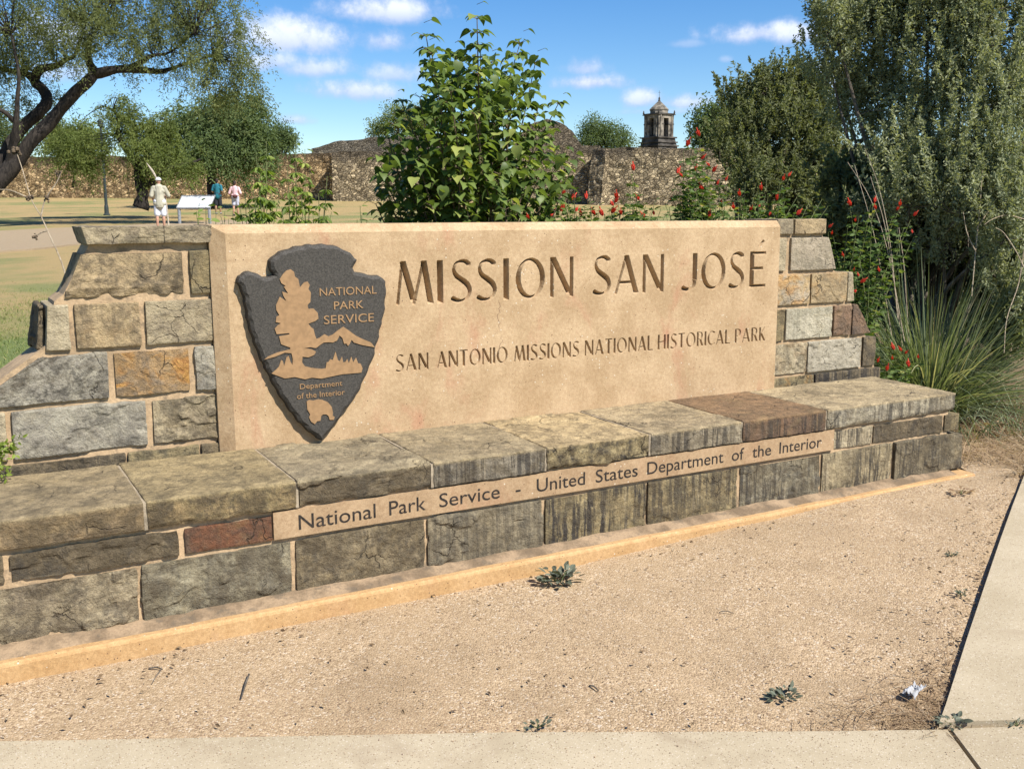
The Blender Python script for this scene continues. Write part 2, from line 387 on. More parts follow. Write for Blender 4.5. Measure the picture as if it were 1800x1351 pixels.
# ------------------------------------------------------------------ the entrance sign
YP, YCH = S, S * 1.0085                                   # panel face, plane of the wing stones
def zx(px, py, y): p = onY(px, py, y); return p[0], p[2]
sign = thing('entrance_sign', 'long stone and concrete park entrance sign with carved letters and arrowhead emblem', 'sign', (2.5, S, 0))
x_l = zx(376.5, 600, YCH)[0]; x_r = zx(1361.3, 500, YCH)[0]; xf_l = zx(396.5, 425, YP)[0]; xf_r = x_r - .006
z_top = zx(900, 391, YCH)[1]; zf_top = zx(900, 404.5, YP)[1]; z_bot = zx(900, 736, YP)[1] - .02
Z_SEAT = z_bot + .02
def glyphs():
    T, t = .150, .074
    def ell(cx, cy, rx, ry, a0, a1, n=26):
        P = []; Wd = []
        for a in np.linspace(math.radians(a0), math.radians(a1), n):
            P.append((cx + rx * math.cos(a), cy + ry * math.sin(a))); Wd.append(.072 + .066 * abs(math.cos(a - .30)) ** 1.5)
        return ('c', P, Wd)
    Sc = ('c', [(.50, .885), (.41, .945), (.29, .955), (.15, .90), (.10, .76), (.17, .62), (.31, .52), (.45, .41), (.51, .26), (.45, .11), (.32, .045), (.18, .045), (.05, .10)],
          [.12, .115, .095, .07, .085, .12, .14, .14, .105, .068, .075, .11, .13])
    bowl = ('c', [(.10, .957), (.30, .957), (.43, .90), (.475, .74), (.42, .57), (.28, .49), (.10, .49)], [.07, .075, .11, .125, .11, .075, .07])
    stem = ('l', .075, 0, .075, 1, T)
    return {
        'M': (.90, [('l', .035, 0, .165, 1, t), ('l', .17, 1, .43, .06, T), ('l', .42, .0, .67, 1, t), ('l', .675, 1, .84, 0, T)]),
        'I': (.15, [stem]), 'S': (.57, [Sc]), 'O': (.84, [ell(.42, .5, .355, .455, 0, 360, 40)]),
        'N': (.72, [('l', .065, 0, .065, 1, .095), ('l', .085, 1, .60, .07, T), ('l', .655, 0, .655, 1, .105)]),
        'A': (.72, [('l', .04, 0, .35, 1, t), ('l', .345, 1, .66, 0, T), ('l', .16, .30, .50, .30, .085)]),
        'J': (.46, [('l', .39, 1, .39, .27, T), ('c', [(.39, .30), (.375, .16), (.30, .06), (.19, .035), (.06, .09)], [.135, .11, .10, .12, .13])]),
        'E': (.50, [stem, ('l', .06, .957, .475, .957, .09), ('l', .06, .53, .40, .53, .09), ('l', .06, .045, .485, .045, .09)]),
        'T': (.60, [('l', .0, .957, .60, .957, .09), ('l', .30, 0, .30, .97, T)]),
        'H': (.70, [stem, ('l', .62, 0, .62, 1, T), ('l', .08, .52, .62, .52, .085)]),
        'R': (.58, [stem, bowl, ('l', .30, .50, .53, 0, T)]), 'P': (.52, [stem, bowl]),
        'C': (.66, [ell(.42, .5, .355, .455, 48, 312, 30)]), 'L': (.48, [stem, ('l', .06, .045, .47, .045, .09)]),
        'K': (.58, [stem, ('l', .13, .47, .49, 1, t), ('l', .19, .55, .53, 0, T)]),
        '´': (.2, [('l', .04, 1.14, .17, 1.30, .085)])}
GL = glyphs()
def seg_sdf(X, Z, p, q, w0, w1, flat0=True, flat1=True):
    d = np.array(q) - np.array(p); L = np.hypot(*d); d = d / max(L, 1e-9)
    a = (X - p[0]) * d[0] + (Z - p[1]) * d[1]; b = np.abs((X - p[0]) * -d[1] + (Z - p[1]) * d[0])
    tt = np.clip(a / L, 0, 1); w = (w0 + (w1 - w0) * tt) / 2
    s = b - w
    if flat0: s = np.maximum(s, -a)
    else: s = np.where(a < 0, np.hypot(a, b) - w0 / 2, s)
    if flat1: s = np.maximum(s, a - L)
    else: s = np.where(a > L, np.hypot(a - L, b) - w1 / 2, s)
    return s
def carve(name, x0, x1, z0, z1, res, letters, zb, cap, kz, dmax):
    """a piece of the panel face with V-cut letters: letters = (char, left x, right x)"""
    nx, nz = int((x1 - x0) / res) + 1, int((z1 - z0) / res) + 1
    xs, zs = np.linspace(x0, x1, nx), np.linspace(z0, z1, nz); X, Z = np.meshgrid(xs, zs)
    sd = np.full(X.shape, 1.)
    for ch, a, b in letters:
        wd, strokes = GL[ch]; kx = (b - a) / wd
        i0, i1 = np.searchsorted(xs, [a - .02, b + .03]); i1 = min(i1 + 1, nx)
        xx, zz = X[:, i0:i1], Z[:, i0:i1]; s = np.full(xx.shape, 1.)
        for st in strokes:
            if st[0] == 'l':
                _, ax, az, bx, bz, w_ = st; dx = abs(bx - ax) * kx; dz = abs(bz - az) * cap; w_ = w_ * cap
                p, q = (a + ax * kx, zb + az * cap), (a + bx * kx, zb + bz * cap)
                n_ = seg_sdf(xx, zz, p, q, w_, w_)
                if dz > dx: n_ = np.maximum(n_, np.maximum(min(p[1], q[1]) - zz, zz - max(p[1], q[1])))
                s = np.minimum(s, n_)
            else:
                P = [(a + u * kx, zb + v * cap) for u, v in st[1]]; Wd = [v * cap for v in st[2]]
                if len(P) < 20:
                    Q = catmull(np.hstack([np.array(P), np.array(Wd)[:, None]]), 5); P = [tuple(v) for v in Q[:, :2]]; Wd = list(Q[:, 2])
                closed = np.hypot(P[0][0] - P[-1][0], P[0][1] - P[-1][1]) < 1e-3
                for i in range(len(P) - 1):
                    s = np.minimum(s, seg_sdf(xx, zz, P[i], P[i + 1], Wd[i], Wd[i + 1], i == 0 and not closed, i == len(P) - 2 and not closed))
        sd[:, i0:i1] = np.minimum(sd[:, i0:i1], s)
    wobble = (fbm(np.stack([X, 0 * X, Z], -1), 60, 2, 5) - .5) * .0016
    dep = np.clip((-(sd + wobble)) * kz, 0, dmax)
    dep[[0, -1]] = 0; dep[:, [0, -1]] = 0
    V = np.stack([X, YP + dep, Z], -1).reshape(-1, 3)
    i = (np.arange(nz - 1)[:, None] * nx + np.arange(nx - 1)[None]).ravel()
    return mesh_obj(name, V, [np.stack([i, i + 1, i + nx + 1, i + nx], -1)], M_PANEL, panel)
def build_panel():
    global panel
    cutx = [xf_l, zx(688, 560, YP)[0], zx(1352, 500, YP)[0], xf_r]
    zb1 = zx(1165, 513.5, YP)[1]; zt1 = zx(1165, 446.5, YP)[1]; zb2 = zx(1343, 599, YP)[1]; zt2 = zx(1343, 574.5, YP)[1]
    cap1, cap2 = zt1 - zb1, zt2 - zb2
    cutz = [z_bot, zb2 - .02, zb2 + cap2 + .02, zb1 - .03, zb1 + cap1 * 1.36 + .012, zf_top]
    mb = MB()
    for i in range(3):
        for j in range(5):
            if i == 1 and j in (1, 3): continue
            a, b, c, d = cutx[i], cutx[i + 1], cutz[j], cutz[j + 1]
            mb.add([(a, YP, c), (b, YP, c), (b, YP, d), (a, YP, d)], np.array([(0, 1, 2, 3)]))
    yb = S + .30                                        # chamfers, sides, back
    f = [(xf_l, YP, z_bot), (xf_r, YP, z_bot), (xf_r, YP, zf_top), (xf_l, YP, zf_top)]
    o = [(x_l, YCH, z_bot), (x_r, YCH, z_bot), (x_r, YCH, z_top), (x_l, YCH, z_top)]
    bk = [(x_l, yb, z_bot), (x_r, yb, z_bot), (x_r, yb, z_top), (x_l, yb, z_top)]
    mb.add(f + o + bk, np.array([(0, 3, 7, 4), (3, 2, 6, 7), (2, 1, 5, 6), (4, 7, 11, 8), (7, 6, 10, 11), (6, 5, 9, 10), (8, 11, 10, 9)]))
    panel = mb.build('panel', M_PANEL, sign)
    def lx(p, y=480): return zx(p, y, YP)[0]
    L1 = [('M', 695, 761), ('I', 767.5, 779.5), ('S', 791, 829.5), ('S', 836.5, 873.5), ('I', 884, 895.5), ('O', 907, 957.5), ('N', 966.5, 1008.5),
          ('S', 1041.5, 1074.5), ('A', 1080, 1122.5), ('N', 1129, 1167.5), ('J', 1196, 1226), ('O', 1233, 1275), ('S', 1280.5, 1308.5), ('E', 1317, 1347), ('´', 1331, 1343)]
    carve('inscription', cutx[1], cutx[2], cutz[3], cutz[4], .0024, [(c, lx(a), lx(b)) for c, a, b in L1], zb1, cap1, 3.3, .05)
    L2 = []
    for word, a, b in (('SAN', 695, 753), ('ANTONIO', 768, 892), ('MISSIONS', 904, 1018), ('NATIONAL', 1028, 1147.5), ('HISTORICAL', 1156, 1282.5), ('PARK', 1291, 1344)):
        xa, xb = lx(a, 620), lx(b, 620); gap = .14
        tot = sum(GL[c][0] for c in word) + gap * (len(word) - 1); k = (xb - xa) / tot; u = xa
        for c in word: L2.append((c, u, u + GL[c][0] * k)); u += (GL[c][0] + gap) * k
    carve('inscription', cutx[1], cutx[2], cutz[1], cutz[2], .0016, L2, zb2, cap2, 3.4, .028)
build_panel()

def text_mesh(body):
    c = bpy.data.curves.new('t', 'FONT'); c.body = body; c.resolution_u = 4
    o = bpy.data.objects.new('t', c); COL.objects.link(o)
    dg = bpy.context.evaluated_depsgraph_get(); me = bpy.data.meshes.new_from_object(o.evaluated_get(dg))
    v = np.array([p.co[:] for p in me.vertices]); f = [tuple(p.vertices) for p in me.polygons]
    bpy.data.objects.remove(o); bpy.data.curves.remove(c); bpy.data.meshes.remove(me); return v, f
def text_fit(mb, body, x0, x1, zb, cap, y, thick=.002, slant=None):
    """flat letters (with a little thickness) on the plane y, between x0 and x1, capital height cap"""
    v, f = text_mesh(body); capn = .69
    X = x0 + (v[:, 0] - v[:, 0].min()) / (v[:, 0].max() - v[:, 0].min()) * (x1 - x0); Z = zb + v[:, 1] / capn * cap
    n = len(v); V = np.vstack([np.stack([X, np.full(n, y), Z], -1), np.stack([X, np.full(n, y + thick), Z], -1)])
    cnt = {}
    for q in f:
        for a, b in zip(q, q[1:] + q[:1]): cnt[(a, b)] = cnt.get((a, b), 0) + 1
    side = [(a, a + n, b + n, b) for (a, b) in cnt if (b, a) not in cnt]
    d = {}
    for q in f + side: d.setdefault(len(q), []).append(q)
    mb.add(V, [np.array(q) for q in d.values()])

# ---- stones
def stone(mb, x0b, x1b, x0t, x1t, z0, z1, y0, y1, A, B, wear=(0, 0, 0), rough=.006, ledge=.0, seed=0, r=.012, res=.011, edge=.0, film=0.):
    """one dressed stone: rounded block, split face towards the viewer"""
    Lx, Ly, Lz = max(x1b - x0b, x1t - x0t), y1 - y0, z1 - z0
    nx, ny, nz = max(3, int(Lx / res)), max(2, int(Ly / (res * 2))), max(3, int(Lz / res))
    def face(u, v, nu, nv, fix, val):
        a = np.linspace(0, 1, nu + 1); b = np.linspace(0, 1, nv + 1); A_, B_ = np.meshgrid(a, b, indexing='ij')
        P = np.zeros(A_.shape + (3,)); P[..., u] = A_; P[..., v] = B_; P[..., fix] = val; return P
    V = []; Fs = []; n = 0
    for (u, v, nu, nv, fix, val, flip) in ((0, 2, nx, nz, 1, 0, 0), (0, 1, nx, ny, 2, 1, 0), (1, 2, ny, nz, 0, 0, 1), (1, 2, ny, nz, 0, 1, 0), (0, 1, nx, ny, 2, 0, 1), (0, 2, nx, nz, 1, 1, 1)):
        P = face(u, v, nu, nv, fix, val).reshape(-1, 3)
        i = (np.arange(nu)[:, None] * (nv + 1) + np.arange(nv)[None]).ravel() + n
        q = np.stack([i, i + nv + 1, i + nv + 2, i + 1], -1); Fs.append(q[:, ::-1] if flip else q); V.append(P); n += len(P)
    U = np.concatenate(V); D = np.array([Lx, Ly, Lz]); p = U * D
    c = np.clip(p, r, D - r); nn = p - c; ln = np.linalg.norm(nn, axis=1, keepdims=True)
    nrm = np.where(ln > 1e-9, nn / np.maximum(ln, 1e-9), 0)
    p = c + nrm * np.minimum(ln, r) if r > 0 else p
    sp = p + np.array([seed * 3.17, seed * 1.31, seed * 2.07])
    d = (fbm(sp, 5, 4, seed) - .5) * 2 * rough + (fbm(sp, 30, 4, seed + 3, .62) - .5) * .007
    if ledge:
        f_ = fbm(sp * np.array([1, 1, 1.5]), 4.5, 4, seed + 11) * 5.5; st = np.floor(f_); fr = np.clip((f_ - st - .86) / .14, 0, 1)
        d += ((st + fr) / 5.5 - .5) * 3.6 * ledge
    d = np.maximum(d, -.0085)
    if edge: # chipped lower edge
        e = np.clip((.22 - p[:, 2] / Lz) / .22, 0, 1); d -= e * edge * np.clip(fbm(sp, 14, 3, seed + 19) * 2 - .6, 0, 1)
    p = p + nrm * d[:, None]
    t = p[:, 2] / Lz; xl = x0b + (x0t - x0b) * t; xr = x1b + (x1t - x1b) * t
    out = np.stack([xl + (xr - xl) * p[:, 0] / Lx, y0 + p[:, 1], z0 + p[:, 2]], -1)
    m = len(out)
    mb.add(out, Fs, tone_a=np.tile(A, (m, 1)), tone_b=np.tile(B, (m, 1)), wear=np.tile(wear, (m, 1)), film=np.full(m, film), offset=np.tile((seed * 1.7, seed * .9, seed * .35), (m, 1)))
GREY = ((.325, .275, .185), (.205, .17, .12)); BLUE = ((.315, .295, .24), (.21, .195, .165)); TAN = ((.355, .275, .165), (.22, .17, .105)); PALE = ((.40, .345, .24), (.30, .255, .175))
OLIVE = ((.275, .22, .12), (.17, .145, .088)); RUST = ((.30, .20, .10), (.22, .17, .12)); BROWN = ((.20, .13, .085), (.13, .095, .07)); RED = ((.15, .066, .036), (.085, .05, .036)); DARK = ((.165, .132, .085), (.085, .070, .048))
YW = YCH + .012
def row_z(pt, pb): return zx(*pt, YW)[1], zx(*pb, YW)[1]
def wing(rows, name, label, xm0, xm1, prof):
    mb = MB()
    for rw in rows:
        z1, z0 = zx(*rw['t'], YW)[1], zx(*rw['b'], YW)[1]; ym = (rw['t'][1] + rw['b'][1]) / 2
        for k, s_ in enumerate(rw['s']):
            a, b, col, kw = s_[0], s_[1], s_[2], (s_[3] if len(s_) > 3 else {})
            at = bt = None
            if isinstance(a, tuple): a, at = a
            if isinstance(b, tuple): b, bt = b
            xa, xb = zx(a, ym, YW)[0], zx(b, ym, YW)[0]
            xat = zx(at, ym, YW)[0] if at is not None else xa; xbt = zx(bt, ym, YW)[0] if bt is not None else xb
            stone(mb, xa, xb, xat, xbt, z0, z1, YW - kw.get('out', .004), YW + .27, *col, wear=kw.get('w', (.15, .4, 0)), rough=kw.get('r', .005), ledge=kw.get('l', .004), seed=kw['seed'], r=kw.get('rd', .005), res=.0062, edge=kw.get('e', 0))
    o = mb.build(name, M_STONE, sign); o['label'] = label
    m2 = MB(); prism(m2, prof, YW + .012, YW + .25); m2.build('mortar', M_MORTAR, o)
    return o
LW = [dict(t=(260, 396), b=(260, 430), s=[((150, 140), 372, GREY, dict(seed=1, l=.005, w=(.05, .5, 0), e=.012, out=.022))]),
      dict(t=(372, 439.5), b=(372, 516), s=[((106, 143), 324, TAN, dict(seed=2, w=(0, .62, .0), r=.012, l=.014, e=.03)), (334, 374, OLIVE, dict(seed=3, w=(.2, .35, 0), l=.001, r=.003))]),
      dict(t=(375, 524.5), b=(375, 599), s=[((58, 70), 80, DARK, dict(seed=16, w=(0, .5, 0), out=-.035, r=.02, l=.02, rd=.012)), ((76, 84), 122, PALE, dict(seed=4, w=(.1, .1, 0), l=.002)), (131, 247, TAN, dict(seed=5, w=(.25, .4, .10), l=.003)), (256, 378, GREY, dict(seed=6, w=(.0, .35, 0), l=.001, r=.003))]),
      dict(t=(378, 607), b=(378, 684), s=[((-66, 72), 190, BLUE, dict(seed=7, w=(0, .72, 0), l=.004)), (199, 335, RUST, dict(seed=8, w=(0, .5, .85), r=.012, l=.012)), (343.5, 383, BLUE, dict(seed=9, w=(0, .3, 0), l=.006))]),
      dict(t=(384, 692), b=(384, 769), s=[(-100, 9, PALE, dict(seed=10, w=(.1, .2, 0), l=.003)), (19, 258, BLUE, dict(seed=11, w=(0, .42, 0), r=.008, l=.009)), (267, 390, GREY, dict(seed=12, w=(0, .55, 0), r=.012, l=.014))]),
      dict(t=(388, 777), b=(388, 801), s=[(-130, 220, DARK, dict(seed=13, w=(.5, .5, 0), l=.007)), (224, 350, OLIVE, dict(seed=14, w=(.3, .6, 0), l=.004)), (354, 392, DARK, dict(seed=15, w=(0, .3, 0), l=.004))])]
RWg = [dict(t=(1400, 385), b=(1400, 411.5), s=[(1366, 1394, GREY, dict(seed=21, w=(.1, .3, 0), l=.001)), (1395.5, 1450, TAN, dict(seed=22, w=(0, .15, 0), l=.001, out=.012))]),
       dict(t=(1400, 418), b=(1400, 475.5), s=[(1362, 1382, PALE, dict(seed=23, w=(0, .2, 0), l=.001)), (1390, (1470, 1455), ((.34, .29, .22), (.27, .235, .175)), dict(seed=24, w=(.1, .2, 0), l=.001))]),
       dict(t=(1400, 482), b=(1400, 535.5), s=[(1361, 1424, ((.40, .29, .15), (.36, .31, .24)), dict(seed=25, w=(.1, .2, .6), l=.004)), (1425.5, 1488, TAN, dict(seed=26, w=(.1, .2, .25), l=.007)), (1489.5, (1502, 1497), PALE, dict(seed=27, l=.001))]),
       dict(t=(1400, 542), b=(1400, 597), s=[(1358, 1379, OLIVE, dict(seed=28, w=(.2, .4, .2))), (1381, 1463, ((.40, .37, .29), (.31, .29, .22)), dict(seed=29, w=(.2, .1, 0), l=.003)), (1465, 1497, BROWN, dict(seed=30, w=(.1, .3, .05), l=.007)), (1498, (1532, 1505), BROWN, dict(seed=31, w=(.5, .45, 0), l=.004))]),
       dict(t=(1400, 603), b=(1400, 657), s=[(1356, 1418, PALE, dict(seed=32, w=(0, .5, .12), l=.006)), (1419.5, 1514, ((.37, .34, .275), (.29, .265, .21)), dict(seed=33, w=(0, .1, 0), l=.009)), (1516, 1538, DARK, dict(seed=34, w=(.2, .5, 0)))]),
       dict(t=(1400, 661), b=(1400, 684), s=[(1354, 1430, OLIVE, dict(seed=35, w=(.35, .3, .35), l=.001)), (1432, 1546, DARK, dict(seed=36, w=(.9, .2, 0), l=.001))])]
def zc(px, py): return zx(px, py, YW)
def build_wings():
    zt, zb = zc(260, 397)[1], z_bot - .02
    lp = [(x_l - .004, zb), (x_l - .004, zt - .012), (zc(152, 440)[0] + .01, zt - .012), (zc(152, 440)[0] + .01, zc(150, 432)[1]), zc(112, 518), zc(96, 530), zc(84, 604), zc(74, 614), zc(0, 668), zc(-62, 712), (zc(-92, 712)[0], zc(-92, 712)[1]), (zc(-112, 790)[0], zb)]
    wing(LW, 'wing_wall', 'wing wall with a grey cap stone and a rusty brown stone, beside the emblem', 0, 0, lp)
    rp = [(x_r + .004, zb), (zc(1542, 670)[0], zb), zc(1534, 605), zc(1526, 595), zc(1503, 548), zc(1498, 530), zc(1493, 490), zc(1466, 474), zc(1450, 425), (zc(1444, 420)[0], zc(1400, 389)[1]), (x_r + .004, zc(1400, 389)[1])]
    wing(RWg, 'wing_wall', 'wing wall with an ochre stone and a purple brown stone, beside the last letter', 0, 0, rp)
build_wings()
def build_bench():
    YB = S * .8617; YBAND = YB + .012; YLOW = YB + .008; YPL = S * .8405
    def bx(p, y, Y): return zx(p, y, Y)[0]
    zfront = zx(1200, 755, YB)[1]                       # top front edge of the caps
    zcapb = zx(1300, 779, YB)[1]
    xl, xr = -.42, bx(1680, 710, YB)
    CAPS = [((-600, 905), None, TAN, (.1, .35, .0), .003, .002, None), (254, 877, None, (OLIVE[0], (.25, .20, .13)), (.1, .55, .0), .003, .001, None), (521, 838, None, DARK, (.1, .5, 0), .010, .012, 'dark split faced cap stone'),
            (760, 814, None, ((.26, .25, .225), (.17, .165, .155)), (.65, .25, 0), .002, .001, None), (960, 784, None, OLIVE, (.2, .95, 0), .008, .009, None), (1143, 762, None, ((.30, .285, .25), (.24, .225, .19)), (.6, .25, 0), .003, .002, None),
            (1305, 742, None, ((.16, .10, .065), (.11, .075, .055)), (.75, .3, .0), .004, .002, 'reddish brown cap stone'), (1453, 717, None, ((.37, .335, .25), (.28, .255, .20)), (.75, .35, 0), .005, .003, None)]
    px = [254, 521, 760, 960, 1143, 1305, 1453]; py = [877, 838, 814, 784, 762, 742, 717]
    xj = [xl] + [bx(a, b, YB) for a, b in zip(px, py)] + [xr]
    cols = [c[-5] if isinstance(c[0], tuple) else c[3] for c in CAPS]
    spec = [(((.28, .205, .115), (.20, .15, .09)), (.15, .5, .0), .004, .003, None), (((.20, .16, .085), (.27, .20, .105)), (.15, .7, .0), .003, .001, None), (DARK, (.1, .5, 0), .010, .013, 'dark grey cap stone with a rough split front'),
            (((.235, .21, .165), (.14, .125, .10)), (.75, .35, 0), .002, .001, None), (((.30, .245, .135), (.20, .165, .095)), (.3, 1., 0), .008, .010, None), (((.28, .245, .18), (.21, .18, .13)), (.75, .3, 0), .003, .002, None),
            (((.17, .105, .065), (.12, .08, .055)), (.75, .25, .0), .004, .002, 'reddish brown cap stone'), (((.37, .335, .25), (.28, .255, .20)), (.75, .35, 0), .005, .003, None)]
    SUNLIT_TOPS = [(.30, .24, .145), (.325, .26, .145), (.31, .26, .17), (.33, .27, .17), (.44, .345, .20), (.37, .30, .19), (.23, .15, .085), (.40, .325, .205)]  # stone tones of the cap tops, with sunlight on them painted into the colour
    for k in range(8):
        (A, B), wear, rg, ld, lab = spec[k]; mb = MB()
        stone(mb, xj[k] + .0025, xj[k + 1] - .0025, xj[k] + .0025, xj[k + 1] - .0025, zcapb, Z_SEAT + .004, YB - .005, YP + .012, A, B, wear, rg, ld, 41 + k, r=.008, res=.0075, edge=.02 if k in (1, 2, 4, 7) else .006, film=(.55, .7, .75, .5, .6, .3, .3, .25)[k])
        n_ = len(mb.v[0]); top_ = np.clip((mb.v[0][:, 2] - (Z_SEAT - .016)) / .012, 0, 1)[:, None]; tt = np.array(SUNLIT_TOPS[k])
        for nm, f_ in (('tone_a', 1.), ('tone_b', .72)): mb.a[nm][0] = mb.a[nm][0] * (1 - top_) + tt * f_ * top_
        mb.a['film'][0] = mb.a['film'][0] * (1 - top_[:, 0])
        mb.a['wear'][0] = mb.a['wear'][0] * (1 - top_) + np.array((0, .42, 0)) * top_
        v = mb.v[0]; back = np.clip((v[:, 1] - YB) / (YP - YB), 0, 1); hi = np.clip((v[:, 2] - zcapb) / (Z_SEAT - zcapb), 0, 1)
        v[:, 2] -= (1 - back) * hi * max(0, Z_SEAT - zfront)   # the seat falls slightly to the front
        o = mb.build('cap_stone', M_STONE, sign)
        if lab: o['label'] = lab
        # thin mortar line in the joint
    for x in xj[1:-1]:
        mj = MB(); mj.add([(x - .006, YB + .002, zcapb + .004), (x + .006, YB + .002, zcapb + .004), (x + .006, YB + .002, zfront - .004), (x - .006, YB + .002, zfront - .004), (x - .006, YP - .01, zcapb + .004), (x + .006, YP - .01, zcapb + .004), (x + .006, YP - .01, Z_SEAT - .001), (x - .006, YP - .01, Z_SEAT - .001)], np.array([(0, 1, 2, 3), (3, 2, 6, 7), (0, 3, 7, 4), (1, 5, 6, 2)]))
        mj.build('cap_mortar', M_MORTAR_PALE, sign)
    # band course and lower blocks on a mortar core
    core = MB(); core.box((xl + .03, YLOW + .012, 0 - .05), (xr - .035, YP + .27, zcapb + .012)); o = core.build('bench_core', M_MORTAR, sign)
    zb0 = zx(1200, 833.5, YBAND)[1]; zb1 = zcapb - .016
    lowt = zb0 - .012; lowb = zx(600, 1050, YPL)[1] + .012
    mb = MB()
    for k, (a, ya, b, yb_, col, wear, ld, rg, out) in enumerate([(-500, 990, 5, 990, DARK, (0, .5, 0), .006, .006, 0), (17, 1000, 314, 955, DARK, (.1, .75, 0), .010, .008, .004), (325, 955, 478, 930, RED, (.1, .45, .12), .003, .004, .002),
            (1466, 780, 1533, 770, PALE, (.85, .25, 0), .002, .003, 0), (1535, 765, 1656, 755, DARK, (.45, .55, 0), .004, .006, .002), (1659, 755, 1684, 750, OLIVE, (.3, .55, 0), .003, .005, .004)]):
        xa, xb = bx(a, ya, YBAND), bx(b, yb_, YBAND)
        xa = max(xa, xl + .015)
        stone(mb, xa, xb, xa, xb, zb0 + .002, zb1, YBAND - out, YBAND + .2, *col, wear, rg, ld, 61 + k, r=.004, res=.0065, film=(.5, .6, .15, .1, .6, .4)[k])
    jx = [(-600, 1080), (249, 1050), (518, 1005), (750, 960), (957, 925), (1137, 890), (1299, 860), (1443, 835), (1569, 815), (1689, 800)]
    sp2 = [(GREY, (.1, .6, 0), .014, .010), (((.26, .235, .165), (.18, .165, .125)), (.2, .5, .0), .012, .010), (((.22, .18, .115), (.14, .115, .075)), (.25, .6, 0), .004, .006), (((.24, .205, .14), (.16, .14, .10)), (.4, .35, .0), .013, .008),
           (OLIVE, (.95, .35, 0), .004, .004), (OLIVE, (.7, .5, 0), .006, .006), (((.22, .195, .135), (.16, .145, .11)), (.75, .5, 0), .010, .006), (((.34, .285, .18), (.25, .21, .135)), (.85, .3, 0), .003, .004), (((.23, .195, .13), (.15, .13, .09)), (.75, .6, 0), .008, .006)]
    for k in range(9):
        xa, xb = bx(*jx[k], YLOW) + .006, bx(*jx[k + 1], YLOW) - .006; xa = max(xa, xl); (A, B), wear, ld, rg = sp2[k]
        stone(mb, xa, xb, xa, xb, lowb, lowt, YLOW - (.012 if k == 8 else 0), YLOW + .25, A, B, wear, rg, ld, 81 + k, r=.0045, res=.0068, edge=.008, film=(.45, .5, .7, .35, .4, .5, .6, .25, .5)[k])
    mb.build('bench_wall', M_STONE, sign)
    # lettered band
    xa, xb = bx(479, 935, YBAND), bx(1464, 785, YBAND)
    m2 = MB(); m2.box((xa + .003, YBAND - .008, zb0 + .004), (xb - .003, YBAND + .1, zcapb - .003)); band = m2.build('lettered_band', M_BAND, sign)
    yt = YBAND - .008; zbase = zx(525.5, 930.5, yt)[1]; cap = zx(525.5, 904.5, yt)[1] - zbase
    mt = MB()
    for word, a, b in (('National', 525.5, 661), ('Park', 684.5, 748.5), ('Service', 772.5, 878.5), ('-', 906.5, 915), ('United', 943.5, 1028), ('States', 1047, 1120.5), ('Department', 1137.5, 1270.5), ('of', 1286, 1307), ('the', 1322, 1354.5), ('Interior', 1369.5, 1443)):
        ym = 931 - (a - 525) * .152
        text_fit(mt, word, bx(a, ym, yt), bx(b, ym, yt), zbase, cap, yt - .0012, .003)
    mt.build('inscription', M_PAINT, band)
    m3 = MB(); m3.box((xa, YBAND + .012, zb0 - .012), (xb, YBAND + .1, zb0 + .004)); m3.build('joint', M_BLACK, band)
    # footing
    zp = zx(600, 1050, YPL)[1]; xpr = bx(1714, 838, YPL); pf = MB()
    nx = 400; xs = np.linspace(xl - .14, xpr, nx); wob = (fbm(np.stack([xs, xs * 0, xs * 0], -1), 5, 4, 3) - .5) * .012
    V = []; 
    for x, w_ in zip(xs, wob): V += [(x, YPL + w_ * .5, -.25), (x, YPL + w_ * .5, zp - .014), (x, YPL + .003 + w_ * .5, zp - .006), (x, YPL + .010 + w_ * .4, zp - .001 + w_ * .2), (x, YLOW + .03, zp + .004), (x, YLOW + .03, lowb + .01)]
    k = 6; i = (np.arange(nx - 1)[:, None] * k + np.arange(k - 1)[None]).ravel()
    pf.add(V, [np.stack([i, i + k, i + k + 1, i + 1], -1), np.array([[(nx - 1) * k + j for j in range(k)]])])
    pf.box((xl - .139, YPL + .02, -.25), (xl + .2, YPL + .9, zp - .02)); pf.box((xpr - .3, YPL + .02, -.25), (xpr - .002, YPL + .9, zp - .02))
    pf.build('footing', M_FOOT, sign)
    # ragged mortar bedding under the lower blocks
    bd = MB(); xs = np.arange(xl, xr - .02, .012); zz = lowb + .004 + .012 * fbm(np.stack([xs, xs * 0, xs * 0], -1), 9, 3, 9); yy = YLOW - .010 - .012 * fbm(np.stack([xs, xs * 0, xs * 0], -1), 7, 3, 19)
    V = []
    for x, z, y in zip(xs, zz, yy): V += [(x, YPL + .022 + (YLOW - .010 - y) * 1.3, zp - .002), (x, y + .004, z - .004), (x, YLOW + .02, z + .004)]
    i = (np.arange(len(xs) - 1)[:, None] * 3 + np.arange(2)[None]).ravel(); bd.add(V, np.stack([i, i + 3, i + 4, i + 1], -1)); bd.build('bedding_mortar', M_DIRTY, sign)
M_FOOT = cast_mat('cast_footing', (.375, .232, .105), (.43, .278, .135), .3, pits=.10)
build_bench()

